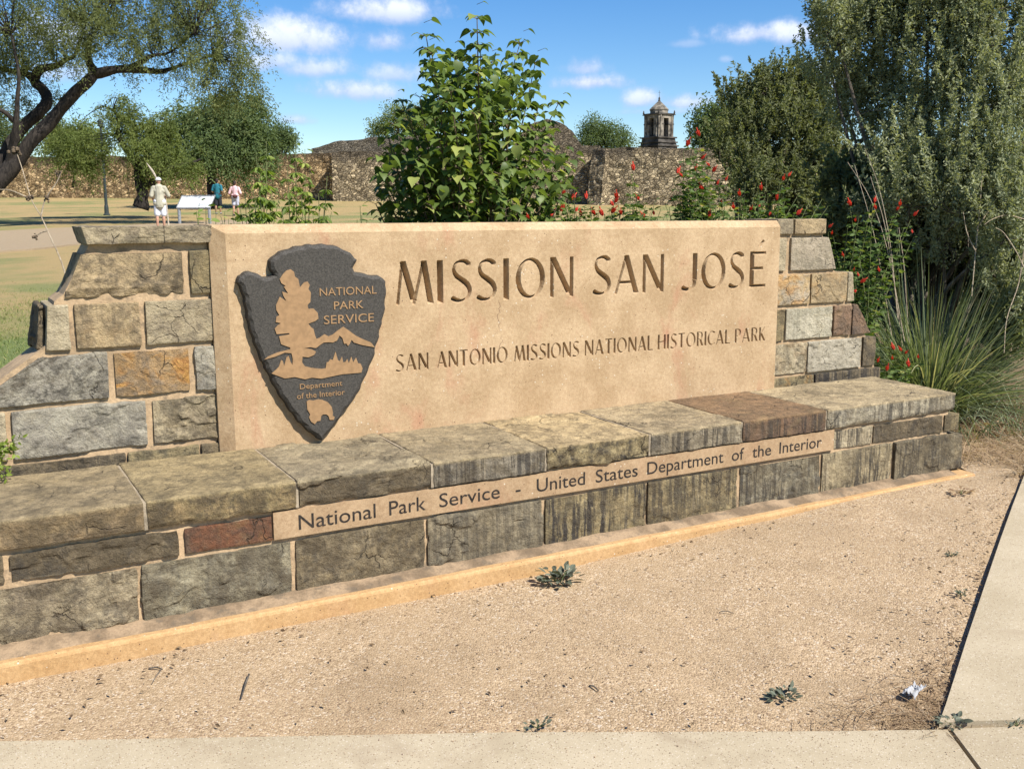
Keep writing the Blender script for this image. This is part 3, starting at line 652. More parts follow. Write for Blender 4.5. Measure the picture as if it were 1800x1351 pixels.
# ---- arrowhead emblem (traced outline, real thickness, stands proud of the panel)
M_SLATE = flat_mat('dark_cast_metal', (.050, .045, .038), .7, .38, 200, .25)
M_BRONZE = flat_mat('bronze_relief', (.27, .165, .082), .5, .12, 50)
def build_emblem():
    t = .042; ye = YP - t
    def q(u, v, y): return zx(400 + u / 3.3767, 400 + v / 3.3767, y)
    O = [(262, 200), (275, 180), (320, 150), (360, 135), (400, 122), (440, 113), (480, 108), (520, 105), (560, 103), (600, 104), (640, 112), (680, 125), (730, 150), (752, 170), (768, 190), (765, 212), (745, 240), (757, 262), (800, 275), (850, 285), (905, 290), (943, 318), (945, 370), (940, 425), (938, 480), (928, 530), (918, 570), (908, 610), (902, 650), (885, 700), (876, 750), (860, 800), (835, 850), (815, 900), (790, 960), (765, 1000), (735, 1040), (705, 1080), (680, 1115), (655, 1150), (630, 1182), (605, 1215), (565, 1262),
         (530, 1240), (500, 1215), (470, 1190), (440, 1160), (412, 1125), (385, 1090), (358, 1050), (330, 1010), (306, 970), (285, 930), (264, 890), (245, 850), (228, 820), (213, 790), (196, 745), (180, 705), (163, 660), (150, 620), (138, 580), (130, 540), (122, 500), (115, 460), (110, 425), (103, 395), (85, 350), (66, 325), (75, 292), (105, 275), (140, 262), (180, 280), (215, 295), (258, 298), (282, 285), (276, 260), (258, 235)]
    P = np.array([q(u, v, ye) for u, v in O]); c = P.mean(0)
    # finer, chipped outline
    Q = []
    for a, b in zip(P, np.roll(P, -1, 0)):
        for s in (0, .5): Q.append(a + (b - a) * s)
    Q = np.array(Q); nrm = np.roll(Q, -1, 0) - np.roll(Q, 1, 0); nrm = unit(np.stack([-nrm[:, 1], nrm[:, 0]], -1))
    if np.mean(((Q - c) * nrm).sum(1)) < 0: nrm = -nrm
    rng = np.random.RandomState(4); i = np.arange(len(Q))
    Q = Q + nrm * ((np.where(i % 4 < 2, .0016, -.0016) + rng.uniform(-.001, .001, len(Q)))[:, None])
    ins = Q - nrm * (.011 + rng.uniform(0, .004, len(Q)))[:, None]
    n = len(Q); mb = MB()
    tri = tessellate_polygon([[Vector((a, b, 0)) for a, b in ins]])
    V = [(a, ye, b) for a, b in ins] + [(a, ye + .008 + rng.uniform(0, .003), b) for a, b in Q] + [(a, YP - .001, b) for a, b in (Q + nrm * .004)]
    f4 = [(j, (j + 1) % n, (j + 1) % n + n, j + n) for j in range(n)] + [(j + n, (j + 1) % n + n, (j + 1) % n + 2 * n, j + 2 * n) for j in range(n)]
    mb.add(V, [np.array([tuple(x) for x in tri]), np.array(f4)]); em = mb.build('arrowhead_emblem', M_SLATE, sign)
    yr = ye - .004
    TREE = [(330, 275), (350, 255), (375, 248), (395, 262), (400, 290), (420, 305), (425, 330), (430, 355), (455, 325), (475, 320), (488, 340), (480, 365), (495, 385), (492, 440), (475, 460), (480, 482), (510, 480), (535, 505), (540, 540), (520, 555), (480, 570), (495, 590), (510, 600), (520, 640), (528, 660), (545, 655), (575, 632), (600, 645), (625, 635), (655, 610), (688, 588), (720, 610), (760, 640), (800, 660), (850, 680), (875, 710), (850, 706), (800, 697), (750, 682), (737, 665), (725, 690), (715, 702), (705, 687), (692, 690), (682, 655), (665, 640), (650, 670), (625, 682), (600, 680), (570, 682), (545, 700), (525, 715), (490, 709), (455, 716), (500, 722), (525, 735), (515, 755), (480, 770), (445, 765), (443, 800), (460, 822), (500, 832), (560, 838), (583, 834), (588, 800), (600, 797), (610, 780), (625, 785), (641, 735), (655, 785), (666, 792), (680, 765), (686, 800), (700, 797), (711, 778), (720, 805), (735, 765), (746, 800), (763, 770), (775, 805), (790, 806), (802, 835), (795, 860), (740, 865), (680, 870), (600, 887), (560, 896), (500, 890), (460, 900), (400, 886), (340, 895), (300, 880), (262, 865), (290, 842), (305, 825), (318, 785), (328, 790), (336, 820), (350, 770), (363, 760), (373, 795), (386, 815), (387, 778), (380, 745), (340, 742), (280, 767), (220, 783), (240, 765), (300, 740), (372, 722), (372, 712), (318, 692), (306, 645), (368, 634), (366, 626), (292, 632), (280, 600), (300, 578), (318, 567), (286, 560), (290, 530), (308, 520), (290, 490), (288, 460), (310, 410), (350, 437), (330, 402), (325, 380), (360, 390), (335, 352), (345, 345), (320, 330), (310, 305)]
    m2 = MB(); prism(m2, [q(u, v, yr) for u, v in TREE], yr, ye + .001); m2.build('tree_relief', M_BRONZE, em)
    BIS = [(470, 1032), (485, 1022), (510, 1026), (540, 1018), (565, 1022), (595, 1035), (618, 1062), (626, 1095), (624, 1115), (636, 1122), (631, 1140), (606, 1140), (600, 1118), (588, 1108), (566, 1108), (556, 1118), (552, 1146), (532, 1148), (518, 1166), (497, 1152), (484, 1126), (491, 1108), (474, 1080)]
    m3 = MB(); prism(m3, [q(u, v, yr) for u, v in BIS], yr, ye + .001); m3.build('bison_relief', M_BRONZE, em)
    m4 = MB()
    for body, u0, u1, vb, vt in (('NATIONAL', 548, 886, 399, 352), ('PARK', 633, 808, 482, 435), ('SERVICE', 573, 870, 565, 515), ('Department', 430, 682, 948, 917), ('of the Interior', 413, 697, 1004, 972)):
        a, b = q(u0, vb, yr), q(u1, vb, yr); zt = q((u0 + u1) / 2, vt, yr)[1]; zb = q((u0 + u1) / 2, vb, yr)[1]
        text_fit(m4, body, a[0], b[0], zb, zt - zb, yr + .001, .004)
    m4.build('lettering', M_BRONZE, em)
build_emblem()
# ------------------------------------------------------------------ ground
def ground_mesh(name, us, vs, mat, dz=0, kind='structure', wob=0):
    U, V = np.meshgrid(us, vs); x = V * FWH[0] + U * RT[0]; y = V * FWH[1] + U * RT[1]
    z = g(x, y) + dz
    if wob: z = z + wob * (fbm(np.stack([x, y, 0 * x], -1), 1.3, 4, 2) - .5) * np.clip((V - 6) / 3, 0, 1)
    n = len(us); i = (np.arange(len(vs) - 1)[:, None] * n + np.arange(n - 1)[None]).ravel()
    return tag(mesh_obj(name, np.stack([x, y, z], -1).reshape(-1, 3), [np.stack([i, i + 1, i + n + 1, i + n], -1)], mat, smooth=True), kind=kind)
def drape(name, poly, mat, dz, res=.08, kind='structure', thick=0, bumpy=0):
    """a sheet that follows the ground inside an outline given in metres (x,y)"""
    poly = [tuple(p[:2]) for p in poly]; bm = bmesh.new()
    bm.faces.new([bm.verts.new((a, b, 0)) for a, b in poly]); bmesh.ops.triangulate(bm, faces=bm.faces[:])
    xs = [p[0] for p in poly]; ys = [p[1] for p in poly]
    for lo, hi, no in ((min(xs), max(xs), (1, 0, 0)), (min(ys), max(ys), (0, 1, 0))):
        for t in np.arange(math.ceil(lo / res) * res, hi, res):
            bmesh.ops.bisect_plane(bm, geom=bm.verts[:] + bm.edges[:] + bm.faces[:], plane_co=(t, t, 0), plane_no=no)
    for v in bm.verts:
        v.co.z = float(g(v.co.x, v.co.y)) + dz + (bumpy * (float(fbm(np.array([v.co.x, v.co.y, 0.]), 2.5, 3, 8)) - .5) if bumpy else 0)
    if thick:
        r = bmesh.ops.extrude_face_region(bm, geom=bm.faces[:]); 
        for v in [e for e in r['geom'] if isinstance(e, bmesh.types.BMVert)]: v.co.z += thick
        bmesh.ops.recalc_face_normals(bm, faces=bm.faces[:])
    me = bpy.data.meshes.new(name); bm.to_mesh(me); bm.free(); me.materials.append(mat)
    o = bpy.data.objects.new(name, me); COL.objects.link(o); return tag(o, kind=kind)
def lawn_mat():
    m, w = new_mat('dry_lawn'); p = w.pos(); q = w._sep(p)
    d = w.math('ADD', w.math('MULTIPLY', q[0], float(FWH[0])), w.math('MULTIPLY', q[1], float(FWH[1])))
    n = w.noise(w.scale(p, (.6, .6, .6)), 1, 6, .6); n2 = w.noise(p, 5, 6, .7); n3 = w.noise(p, 60, 3, .8)
    f = w.math('MULTIPLY_ADD', n2, .35, w.math('MULTIPLY', n, .65))
    green = w.mix(n3, (.085, .115, .030), (.20, .235, .085)); dry = w.mix(n3, (.22, .155, .06), (.42, .31, .145))
    # watered grass close to the sign, dry grass further out with a few green swathes
    near = w.step(w.math('ADD', d, w.math('MULTIPLY', w.math('SUBTRACT', w.noise(p, .5, 5, .65), .5), 14)), 9.5, 15.5, 1, 0)
    far = w.math('MULTIPLY', w.step(w.noise(w.scale(p, (.16, .16, 0)), 1, 5, .65), .46, .60), .75)
    g_ = w.math('ADD', w.math('MULTIPLY', near, w.step(f, .30, .45)), far, clamp=True)
    c = w.mix(g_, dry, green); w.put(w.bsdf.inputs['Base Color'], c)
    w.put(w.bsdf.inputs['Normal'], w.bump(w.math('ADD', n3, n2), .6, .05)); return m
def gravel_mat():
    m, w = new_mat('crushed_granite'); p = w.pos()
    v = w.new('ShaderNodeTexVoronoi'); w.put(v.inputs['Vector'], p); v.inputs['Scale'].default_value = 150
    k = w._sep(v.outputs['Color']); n = w.noise(p, 1.6, 5, .6); n2 = w.noise(p, 300, 2); n4 = w.noise(p, 9, 5, .65)
    c = w.mix(k[0], (.245, .168, .092), (.475, .355, .222)); c = w.mix(w.math('GREATER_THAN', k[1], .93), c, (.48, .40, .30)); c = w.mix(w.math('GREATER_THAN', k[2], .93), c, (.20, .13, .08))
    fine = w.mix(n2, (.285, .20, .112), (.36, .26, .155))
    c = w.mix(w.step(w.math('MULTIPLY_ADD', n4, .5, w.math('MULTIPLY', n, .5)), .42, .58), c, w.mix(.45, c, fine))
    c = w.mix(1, c, w.mix(w.noise(p, 2.8, 4, .6), (.78,) * 3, (1.16,) * 3), 'MULTIPLY')
    c = w.mix(w.math('MULTIPLY', w.step(w.noise(p, 1.15, 6, .7, .6), .54, .68), .55), c, (.235, .165, .095))
    w.put(w.bsdf.inputs['Base Color'], c)
    h = w.math('MULTIPLY', v.outputs['Distance'], -1); w.put(w.bsdf.inputs['Normal'], w.bump(h, .55, .007)); return m
def pave_mat():
    m, w = new_mat('exposed_aggregate_concrete'); p = w.pos()
    v = w.new('ShaderNodeTexVoronoi'); w.put(v.inputs['Vector'], p); v.inputs['Scale'].default_value = 170
    k = w._sep(v.outputs['Color']); n = w.noise(p, 2.2, 6, .65); n2 = w.noise(p, 320, 3, .7)
    c = w.mix(w.step(n, .35, .65), (.34, .28, .185), (.40, .335, .23)); c = w.mix(1, c, w.mix(n2, (.66,) * 3, (1.34,) * 3), 'MULTIPLY')
    dk = w.math('MULTIPLY', w.math('LESS_THAN', v.outputs['Distance'], .36), w.math('GREATER_THAN', k[0], .80)); c = w.mix(w.math('MULTIPLY', dk, .75), c, (.17, .115, .07))
    lt = w.math('MULTIPLY', w.math('LESS_THAN', v.outputs['Distance'], .4), w.math('LESS_THAN', k[0], .15)); c = w.mix(w.math('MULTIPLY', lt, .6), c, (.52, .46, .37))
    c = w.mix(w.math('MULTIPLY', w.step(w.noise(p, 3.2, 8, .72, .5), .50, .72), .5), c, (.24, .18, .115))
    w.put(w.bsdf.inputs['Base Color'], c); w.put(w.bsdf.inputs['Normal'], w.bump(n2, .35, .004)); return m
def soil_mat(name, a, b):
    m, w = new_mat(name); p = w.pos(); n = w.noise(p, 6, 6, .7); n2 = w.noise(p, 70, 4, .8)
    w.put(w.bsdf.inputs['Base Color'], w.mix(1, w.mix(n, a, b), w.mix(n2, (.4,) * 3, (1.6,) * 3), 'MULTIPLY'))
    w.put(w.bsdf.inputs['Normal'], w.bump(n2, .9, .02)); return m
M_LAWN, M_GRAVEL, M_PAVE = lawn_mat(), gravel_mat(), pave_mat()
M_SOIL = soil_mat('mulched_soil', (.16, .105, .06), (.24, .165, .10)); M_PATH = soil_mat('trodden_path', (.27, .20, .12), (.34, .265, .17))
us = np.concatenate([[-1500, -500, -200, -120], np.arange(-80, -12, 2), np.arange(-12, 12, .35), np.arange(12, 82, 2), [120, 200, 500, 1500]])
vs = np.concatenate([[-30, -10], np.arange(-4, 14, .3), np.arange(14, 100, 1.2), [120, 160, 250, 400, 900, 2400]])
ground_mesh('lawn', us, vs, M_LAWN, -.012, wob=.05)
def hx(px, py): return tuple(hit(px, py)[:2])
def build_near_ground():
    e = [hx(1649, 1286), hx(1662, 1250), hx(1700, 1130), hx(1755, 965), hx(1800, 842)]      # edge of the side pavement
    f = [hx(0, 1312), hx(900, 1296), hx(1649, 1286)]                                      # edge of the front pavement
    a, b = np.array(e[0]), np.array(e[-1]); far = b + (b - a) * .9
    fl = np.array(f[0]) + (np.array(f[0]) - np.array(f[2])) * 1.4
    drape('gravel_bed', [tuple(fl + [0, -.3]), (f[2][0] + .3, f[2][1] - .3), (e[0][0] + .35, e[0][1]), (b[0] + .3, b[1]), tuple(far + [.3, 0]), (far[0] + .2, S + 1.2), (5.2, S + .5), (4.6, S + .3), (-3.0, S + .3), (-3.2, 2.0)], M_GRAVEL, 0, .16, bumpy=.022)
    drape('planting_bed', [(-1.2, S + .22), (4.65, S + .22), (5.4, S + .5), (6.6, S - .6), (9, S - 1.2), (14, S + 4), (10, S + 9.), (4, S + 4.2), (1, S + 2.6), (-1.4, S + 1.3)], M_SOIL, .006, .3, bumpy=.05)
    # pavement slabs: front strip (two slabs with an open joint), side slab stands a little proud
    jt = [np.array(hx(1668, 1291)), np.array(hx(1712, 1351))]; jd = jt[1] - jt[0]; j2 = jt[0] + jd * 4
    ln = unit(np.array(f[2]) - np.array(f[0])); nn = np.array([ln[1], -ln[0]]); off = .012
    f0, f2 = np.array(f[0]), np.array(f[2]); dn = nn if (nn @ jd) > 0 else -nn
    drape('front_pavement', [tuple(fl), tuple(f0), f[1], tuple(jt[0] - ln * .006), tuple(j2 - ln * .006), tuple(fl + dn * 3)], M_PAVE, -.09, .25, thick=.108)
    r2 = jt[0] + ln * 3
    drape('front_pavement', [tuple(jt[0] + ln * .006), tuple(r2), tuple(r2 + dn * 3), tuple(j2 + ln * .006)], M_PAVE, -.09, .25, thick=.110)
    up = unit(b - a); s0 = a + up * .012
    drape('side_pavement', [tuple(s0)] + e[1:] + [tuple(far), tuple(far + np.array([2.4, -.3])), tuple(s0 + ln * 3)], M_PAVE, -.09, .25, thick=.116)
    return e, f
EDGE, FRONT = build_near_ground()
# trodden path across the lawn at the left
def build_path():
    L = [hx(-400, 452), hx(0, 443), hx(60, 439), hx(130, 431), hx(200, 425), hx(330, 412), hx(460, 400)]; U_ = [hx(460, 384), hx(330, 392), hx(220, 397), hx(120, 401), hx(60, 404), hx(0, 407), hx(-400, 418)]
    drape('path', L + U_, M_PATH, -.15, 1.2, thick=.178)
build_path()

LEAF4 = (np.array([(0, 0, 0), (.5, .42, .12), (0, 1, -.06), (-.5, .42, .12)]), [np.array([(0, 1, 2), (0, 2, 3)])])
def build_pebbles():
    rng = np.random.RandomState(7); n = 42000
    px = rng.uniform(-60, 1860, n); py = rng.uniform(0, 1, n) ** .8 * (1312 - 780) + 780
    tpl = np.array([(1, 0, 0), (-1, 0, 0), (0, 1, 0), (0, -1, 0), (0, 0, .8), (0, 0, -.8)]) * .5
    F3 = np.array([(0, 2, 4), (2, 1, 4), (1, 3, 4), (3, 0, 4), (2, 0, 5), (1, 2, 5), (3, 1, 5), (0, 3, 5)])
    d = (RW @ np.stack([px - CX, py - CY, np.full(n, F)])).T; t = (0.01 - H) / d[:, 2]; P = CAM + d * t[:, None]
    ypl = S * .8405; xpr = zx(1714, 838, ypl)[0]
    ok = ((P[:, 1] < ypl - .004) | (P[:, 0] > xpr + .01)) & (P[:, 1] < S + 1.2)
    e0, e1 = np.array(EDGE[0]), np.array(EDGE[-1]); ed = unit(e1 - e0); en = np.array([ed[1], -ed[0]])
    ok &= ((P[:, :2] - e0) @ en) < -.02
    f0, f1 = np.array(FRONT[0]), np.array(FRONT[2]); fd = unit(f1 - f0); fn = np.array([-fd[1], fd[0]])
    ok &= ((P[:, :2] - f0) @ fn) > .01
    P = P[ok]; n = len(P); P[:, 2] = g(P[:, 0], P[:, 1]) + .022 * (fbm(np.stack([P[:, 0], P[:, 1], 0 * P[:, 0]], -1), 2.5, 3, 8) - .5)
    s = .003 + .0045 * rng.rand(n) ** 3; near = np.exp(-np.abs(P[:, 1] - ypl) / .09) * (P[:, 0] < xpr); s *= 1 + .9 * near * rng.rand(n)
    keep = rng.rand(n) < (.15 + .7 * np.clip(fbm(P * [1, 1, 0], 1.1, 4, 21) * 3 - 1.0, 0, 1)) * .8 + .5 * near; P, s = P[keep], s[keep]; near = near[keep]; n = len(P)
    r = rng.rand(n) * .75 + near * .25 * rng.rand(n)
    mb = scatter(tpl, [F3], P + [0, 0, .001], rng.normal(size=(n, 3)) * [1, 1, .2], np.tile([0, 0, 1.], (n, 1)), s[:, None] * rng.uniform(.7, 1.3, (n, 3)), rnd=r)
    m, w = new_mat('pebble'); a = w.attr('rnd', 'Fac'); c = w.mix(a, (.26, .175, .10), (.43, .335, .235)); c = w.mix(w.math('GREATER_THAN', a, .86), c, (.50, .43, .34)); c = w.mix(w.math('LESS_THAN', a, .06), c, (.15, .10, .07))
    w.put(w.bsdf.inputs['Base Color'], c)
    # grit that spilled over the pavement edges
    k = 900; u = rng.uniform(-.05, 1, k); q = np.array(FRONT[0]) + (np.array(FRONT[2]) - np.array(FRONT[0])) * u[:, None] - fn * (rng.rand(k) ** 2.5 * .35)[:, None]
    P2 = np.column_stack([q, g(q[:, 0], q[:, 1]) + .0195]); scatter(tpl, [F3], P2, rng.normal(size=(k, 3)) * [1, 1, .2], np.tile([0, 0, 1.], (k, 1)), .0025 + .004 * rng.rand(k) ** 3, mb, rnd=rng.rand(k))
    tag(mb.build('gravel', m), kind='stuff')
    # small dry leaves blown against the footing, the pavement edge and the corner
    k = 650; lp = []
    while len(lp) < k:
        a, b = rng.uniform(0, 1800), rng.uniform(840, 1300)
        w_ = .05 + .9 * math.exp(-abs(a - (1790 - (b - 842) * .335)) / 55) + .25 * math.exp(-abs(b - (1228 - .232 * a)) / 14)
        if rng.rand() < w_:
            p = hit(a, b); s_ = (p[:2] - e0) @ en
            if s_ < -.01 and (p[:2] - f0) @ fn > .0 and p[1] < ypl - .01 or (p[0] > xpr and s_ < -.01): lp.append(p)
    lp = np.array(lp); lp[:, 2] += .009
    ml = leaf_mat('dry_leaf', (.09, .055, .03), (.27, .19, .11), (.36, .30, .22), .1, .2)
    tag(scatter(*LEAF4, lp, rng.normal(size=(k, 3)) * [1, 1, .15], rng.normal(size=(k, 3)) * .35 + [0, 0, 1], rng.uniform(.008, .026, k)[:, None] * [.45, 1, 1], rnd=rng.rand(k)).build('leaf_litter', ml), kind='stuff')
build_pebbles()

# ------------------------------------------------------------------ foliage tools
def rot_rand(rng, n): return unit(rng.normal(size=(n, 3)))
LEAFQ = (np.array([(-.28, 0, 0), (.28, 0, 0), (.5, .5, .05), (0, 1, 0), (-.5, .5, .05)]), [np.array([(0, 1, 2), (0, 2, 3), (0, 3, 4)])])
def heart():
    half = [(.0, .0, 0), (.22, -.06, .03), (.42, .10, .07), (.47, .32, .06), (.36, .58, 0), (.17, .82, -.10), (0, 1.06, -.24)]
    mid = [(0, .0, -.02), (0, .3, -.04), (0, .58, -.09), (0, .82, -.16)]
    v = half + [(-x, y, z) for x, y, z in half[1:6]] + mid[1:]
    # indices: right 1..5, tip 6, left 7..11, mid 12,13,14
    f3 = [(0, 1, 2), (0, 12, 2)[::-1] if 0 else (0, 2, 12), (12, 2, 3), (12, 3, 13), (13, 3, 4), (13, 4, 14), (14, 4, 5), (14, 5, 6), (0, 8, 7), (0, 12, 8), (12, 9, 8), (12, 13, 9), (13, 10, 9), (13, 14, 10), (14, 11, 10), (14, 6, 11)]
    v = np.array(v); v[:, 2] -= .18 * v[:, 1] ** 2; return v, [np.array(f3)]
HEART = heart()
BLADE_F = lambda k: [np.array([(2 * i, 2 * i + 1, 2 * i + 3, 2 * i + 2) for i in range(k)])]
def blades(rng, P, Dir, L, Wd, droop, k=5, rnd=None, mb=None):
    """long bent grass blades"""
    n = len(P); t = np.linspace(0, 1, k + 1); Dir = unit(Dir); hz = unit(Dir * [1, 1, 0] + 1e-6); side = unit(np.cross(Dir, [0, 0, 1.]) + rng.normal(size=(n, 3)) * .25)
    c = P[:, None] + Dir[:, None] * (t[None, :, None] * L[:, None, None]) + (hz[:, None] * .35 - np.array([0, 0, 1.])) * (droop[:, None, None] * (t ** 2.2)[None, :, None] * L[:, None, None])
    w_ = (Wd[:, None] * (1 - .9 * t ** 1.5)[None])[..., None] * side[:, None] * .5
    V = np.stack([c - w_, c + w_], 2).reshape(-1, 3); m = 2 * (k + 1)
    F4 = (BLADE_F(k)[0][None] + (np.arange(n) * m)[:, None, None]).reshape(-1, 4)
    mb = mb or MB(); mb.add(V, F4, rnd=np.repeat(rng.rand(n) if rnd is None else rnd, m)); return mb
M_BARK = bark_mat('dark_bark', (.011, .009, .008), (.045, .037, .030), 9)
M_BARK2 = bark_mat('grey_bark', (.05, .042, .034), (.16, .135, .105), 12)
M_STEM = bark_mat('brown_stem', (.07, .05, .03), (.17, .125, .08), 60)
M_DRY = bark_mat('dry_stalk', (.22, .17, .115), (.42, .34, .24), 60)
M_GSTEM = bark_mat('green_stem', (.07, .09, .03), (.14, .15, .06), 60)

def cloud_crown(rng, blobs, n_clump, per, leafL, leafW, mode, spread, name, mat, parent, depth_k=.8, rad=.085):
    """crown: clumps of leaf-sized faces inside image-traced ellipsoids (px,py,rx,ry,distance)"""
    C0 = []; ar = np.array([b[2] * b[3] * b[4] ** 2 for b in blobs], float); ar /= ar.sum()
    for b, a in zip(blobs, ar):
        px, py, rx, ry, d = b[:5]; k = max(2, int(n_clump * a)); o = unit(rng.normal(size=(k, 3))) * (rng.rand(k, 1) ** .42)
        c = W(px, py, d); s = d / F
        C0.append(c + o[:, :1] * rx * s * RT + o[:, 1:2] * rx * s * depth_k * FWH + o[:, 2:] * ry * s * np.array([0, 0, 1.]))
    C0 = np.concatenate(C0); cl = np.repeat(np.arange(len(C0)), per); n = len(cl); tone = rng.rand(len(C0))
    if mode == 'droop':      # feathery hanging sprays
        L = spread * (.5 + rng.rand(len(C0))); t = rng.rand(n); dirs = unit(rng.normal(size=(len(C0), 3)) * [1, 1, .3] + [0, 0, -.55])
        P = C0[cl] + dirs[cl] * (t * L[cl])[:, None] + np.array([0, 0, -1.]) * (t ** 2 * L[cl] * .7)[:, None] + rng.normal(size=(n, 3)) * spread * .095
        A = unit(rng.normal(size=(n, 3)) * [1, 1, .6] + [0, 0, -.55] + dirs[cl] * .5)
    elif mode == 'up':       # upright leafy shoots
        L = spread * (.6 + .9 * rng.rand(len(C0))); t = rng.rand(n); dirs = unit(rng.normal(size=(len(C0), 3)) * [.38, .38, .25] + [0, 0, 1.])
        P = C0[cl] + dirs[cl] * (t * L[cl])[:, None] + rng.normal(size=(n, 3)) * spread * rad * (1.15 - t)[:, None]
        A = unit(rng.normal(size=(n, 3)) + dirs[cl] * .9)
    else:
        P = C0[cl] + unit(rng.normal(size=(n, 3))) * (rng.rand(n, 1) ** .5) * spread; A = unit(rng.normal(size=(n, 3)) + [0, 0, -.2])
    Nn = rng.normal(size=(n, 3)) + [0, 0, .8]; sz = rng.uniform(.65, 1.3, n)
    r = np.clip(tone[cl] * .6 + rng.rand(n) * .4, 0, 1)
    mb = scatter(*LEAF4, P, A, Nn, np.stack([leafW * sz, leafL * sz, leafL * sz], -1), rnd=r)
    return mb.build(name, mat, parent), C0
def limb_tree(rng, tr, limbs, mat, wob=.22, extra=None, k=9):
    mb = MB()
    for L in limbs:
        P = np.array([W(px, py, d) for px, py, d, w_ in L]); R = np.array([w_ / 2 * d / F for px, py, d, w_ in L])
        n = len(P); P[1:-1] += rng.normal(size=(max(0, n - 2), 3)) * R[1:-1, None] * .25
        tube(mb, P, R, k, 5, wob, rng.randint(99))
    if extra: extra(mb)
    return mb.build('trunk', mat, tr, smooth=True)
def twigs(mb, rng, starts, targets, r0, bend=.15, k=4):
    """thin branches from the nearest start point to each clump"""
    st = np.array(starts)
    for t in targets:
        i = np.argmin(((st - t) ** 2).sum(1)); a = st[i]; L = np.linalg.norm(t - a)
        m = a + (t - a) * .5 + rng.normal(size=3) * L * bend + [0, 0, L * .06]
        tube(mb, [a, m, t], [r0 * (.5 + L * .25), r0 * .45, r0 * .15], k, 4)
# ------------------------------------------------------------------ trees
M_MESQ = leaf_mat('mesquite_leaf', (.09, .115, .042), (.235, .265, .11), (.32, .32, .15), .42, .2)
M_MESQ2 = leaf_mat('bright_mesquite_leaf', (.085, .12, .03), (.22, .26, .08), (.30, .31, .10), .4, .2)
M_FARLEAF = leaf_mat('far_tree_leaf', (.060, .10, .036), (.155, .20, .075), None, .35, .2)
M_SAGE = leaf_mat('sage_leaf', (.15, .17, .095), (.37, .39, .24), (.46, .47, .31), .32, .2)
M_DARKLEAF = leaf_mat('dark_shrub_leaf', (.075, .09, .04), (.24, .26, .125), (.34, .35, .20), .38, .3)
M_HEART = leaf_mat('heart_leaf', (.050, .085, .017), (.165, .225, .055), (.30, .33, .09), .38, .5)
M_SAP = leaf_mat('sapling_leaf', (.10, .15, .025), (.22, .29, .055), (.36, .40, .10), .45, .4)
M_TURK = leaf_mat('turks_cap_leaf', (.045, .085, .018), (.13, .19, .045), (.30, .30, .07), .35, .35)
M_RED = leaf_mat('red_petal', (.42, .025, .018), (.68, .085, .045), None, .3, .3)
M_YEL = leaf_mat('yellow_leaf', (.45, .36, .06), (.55, .46, .10), None, .3, .2)
M_GRASSB = leaf_mat('blue_green_blade', (.075, .105, .05), (.25, .29, .165), (.44, .40, .25), .3, .4)
M_STRAW = leaf_mat('straw', (.17, .105, .06), (.42, .31, .19), (.50, .43, .33), .25, .2)
M_LAWNB = leaf_mat('lawn_blade', (.10, .14, .03), (.25, .29, .09), (.42, .35, .17), .35, .25)
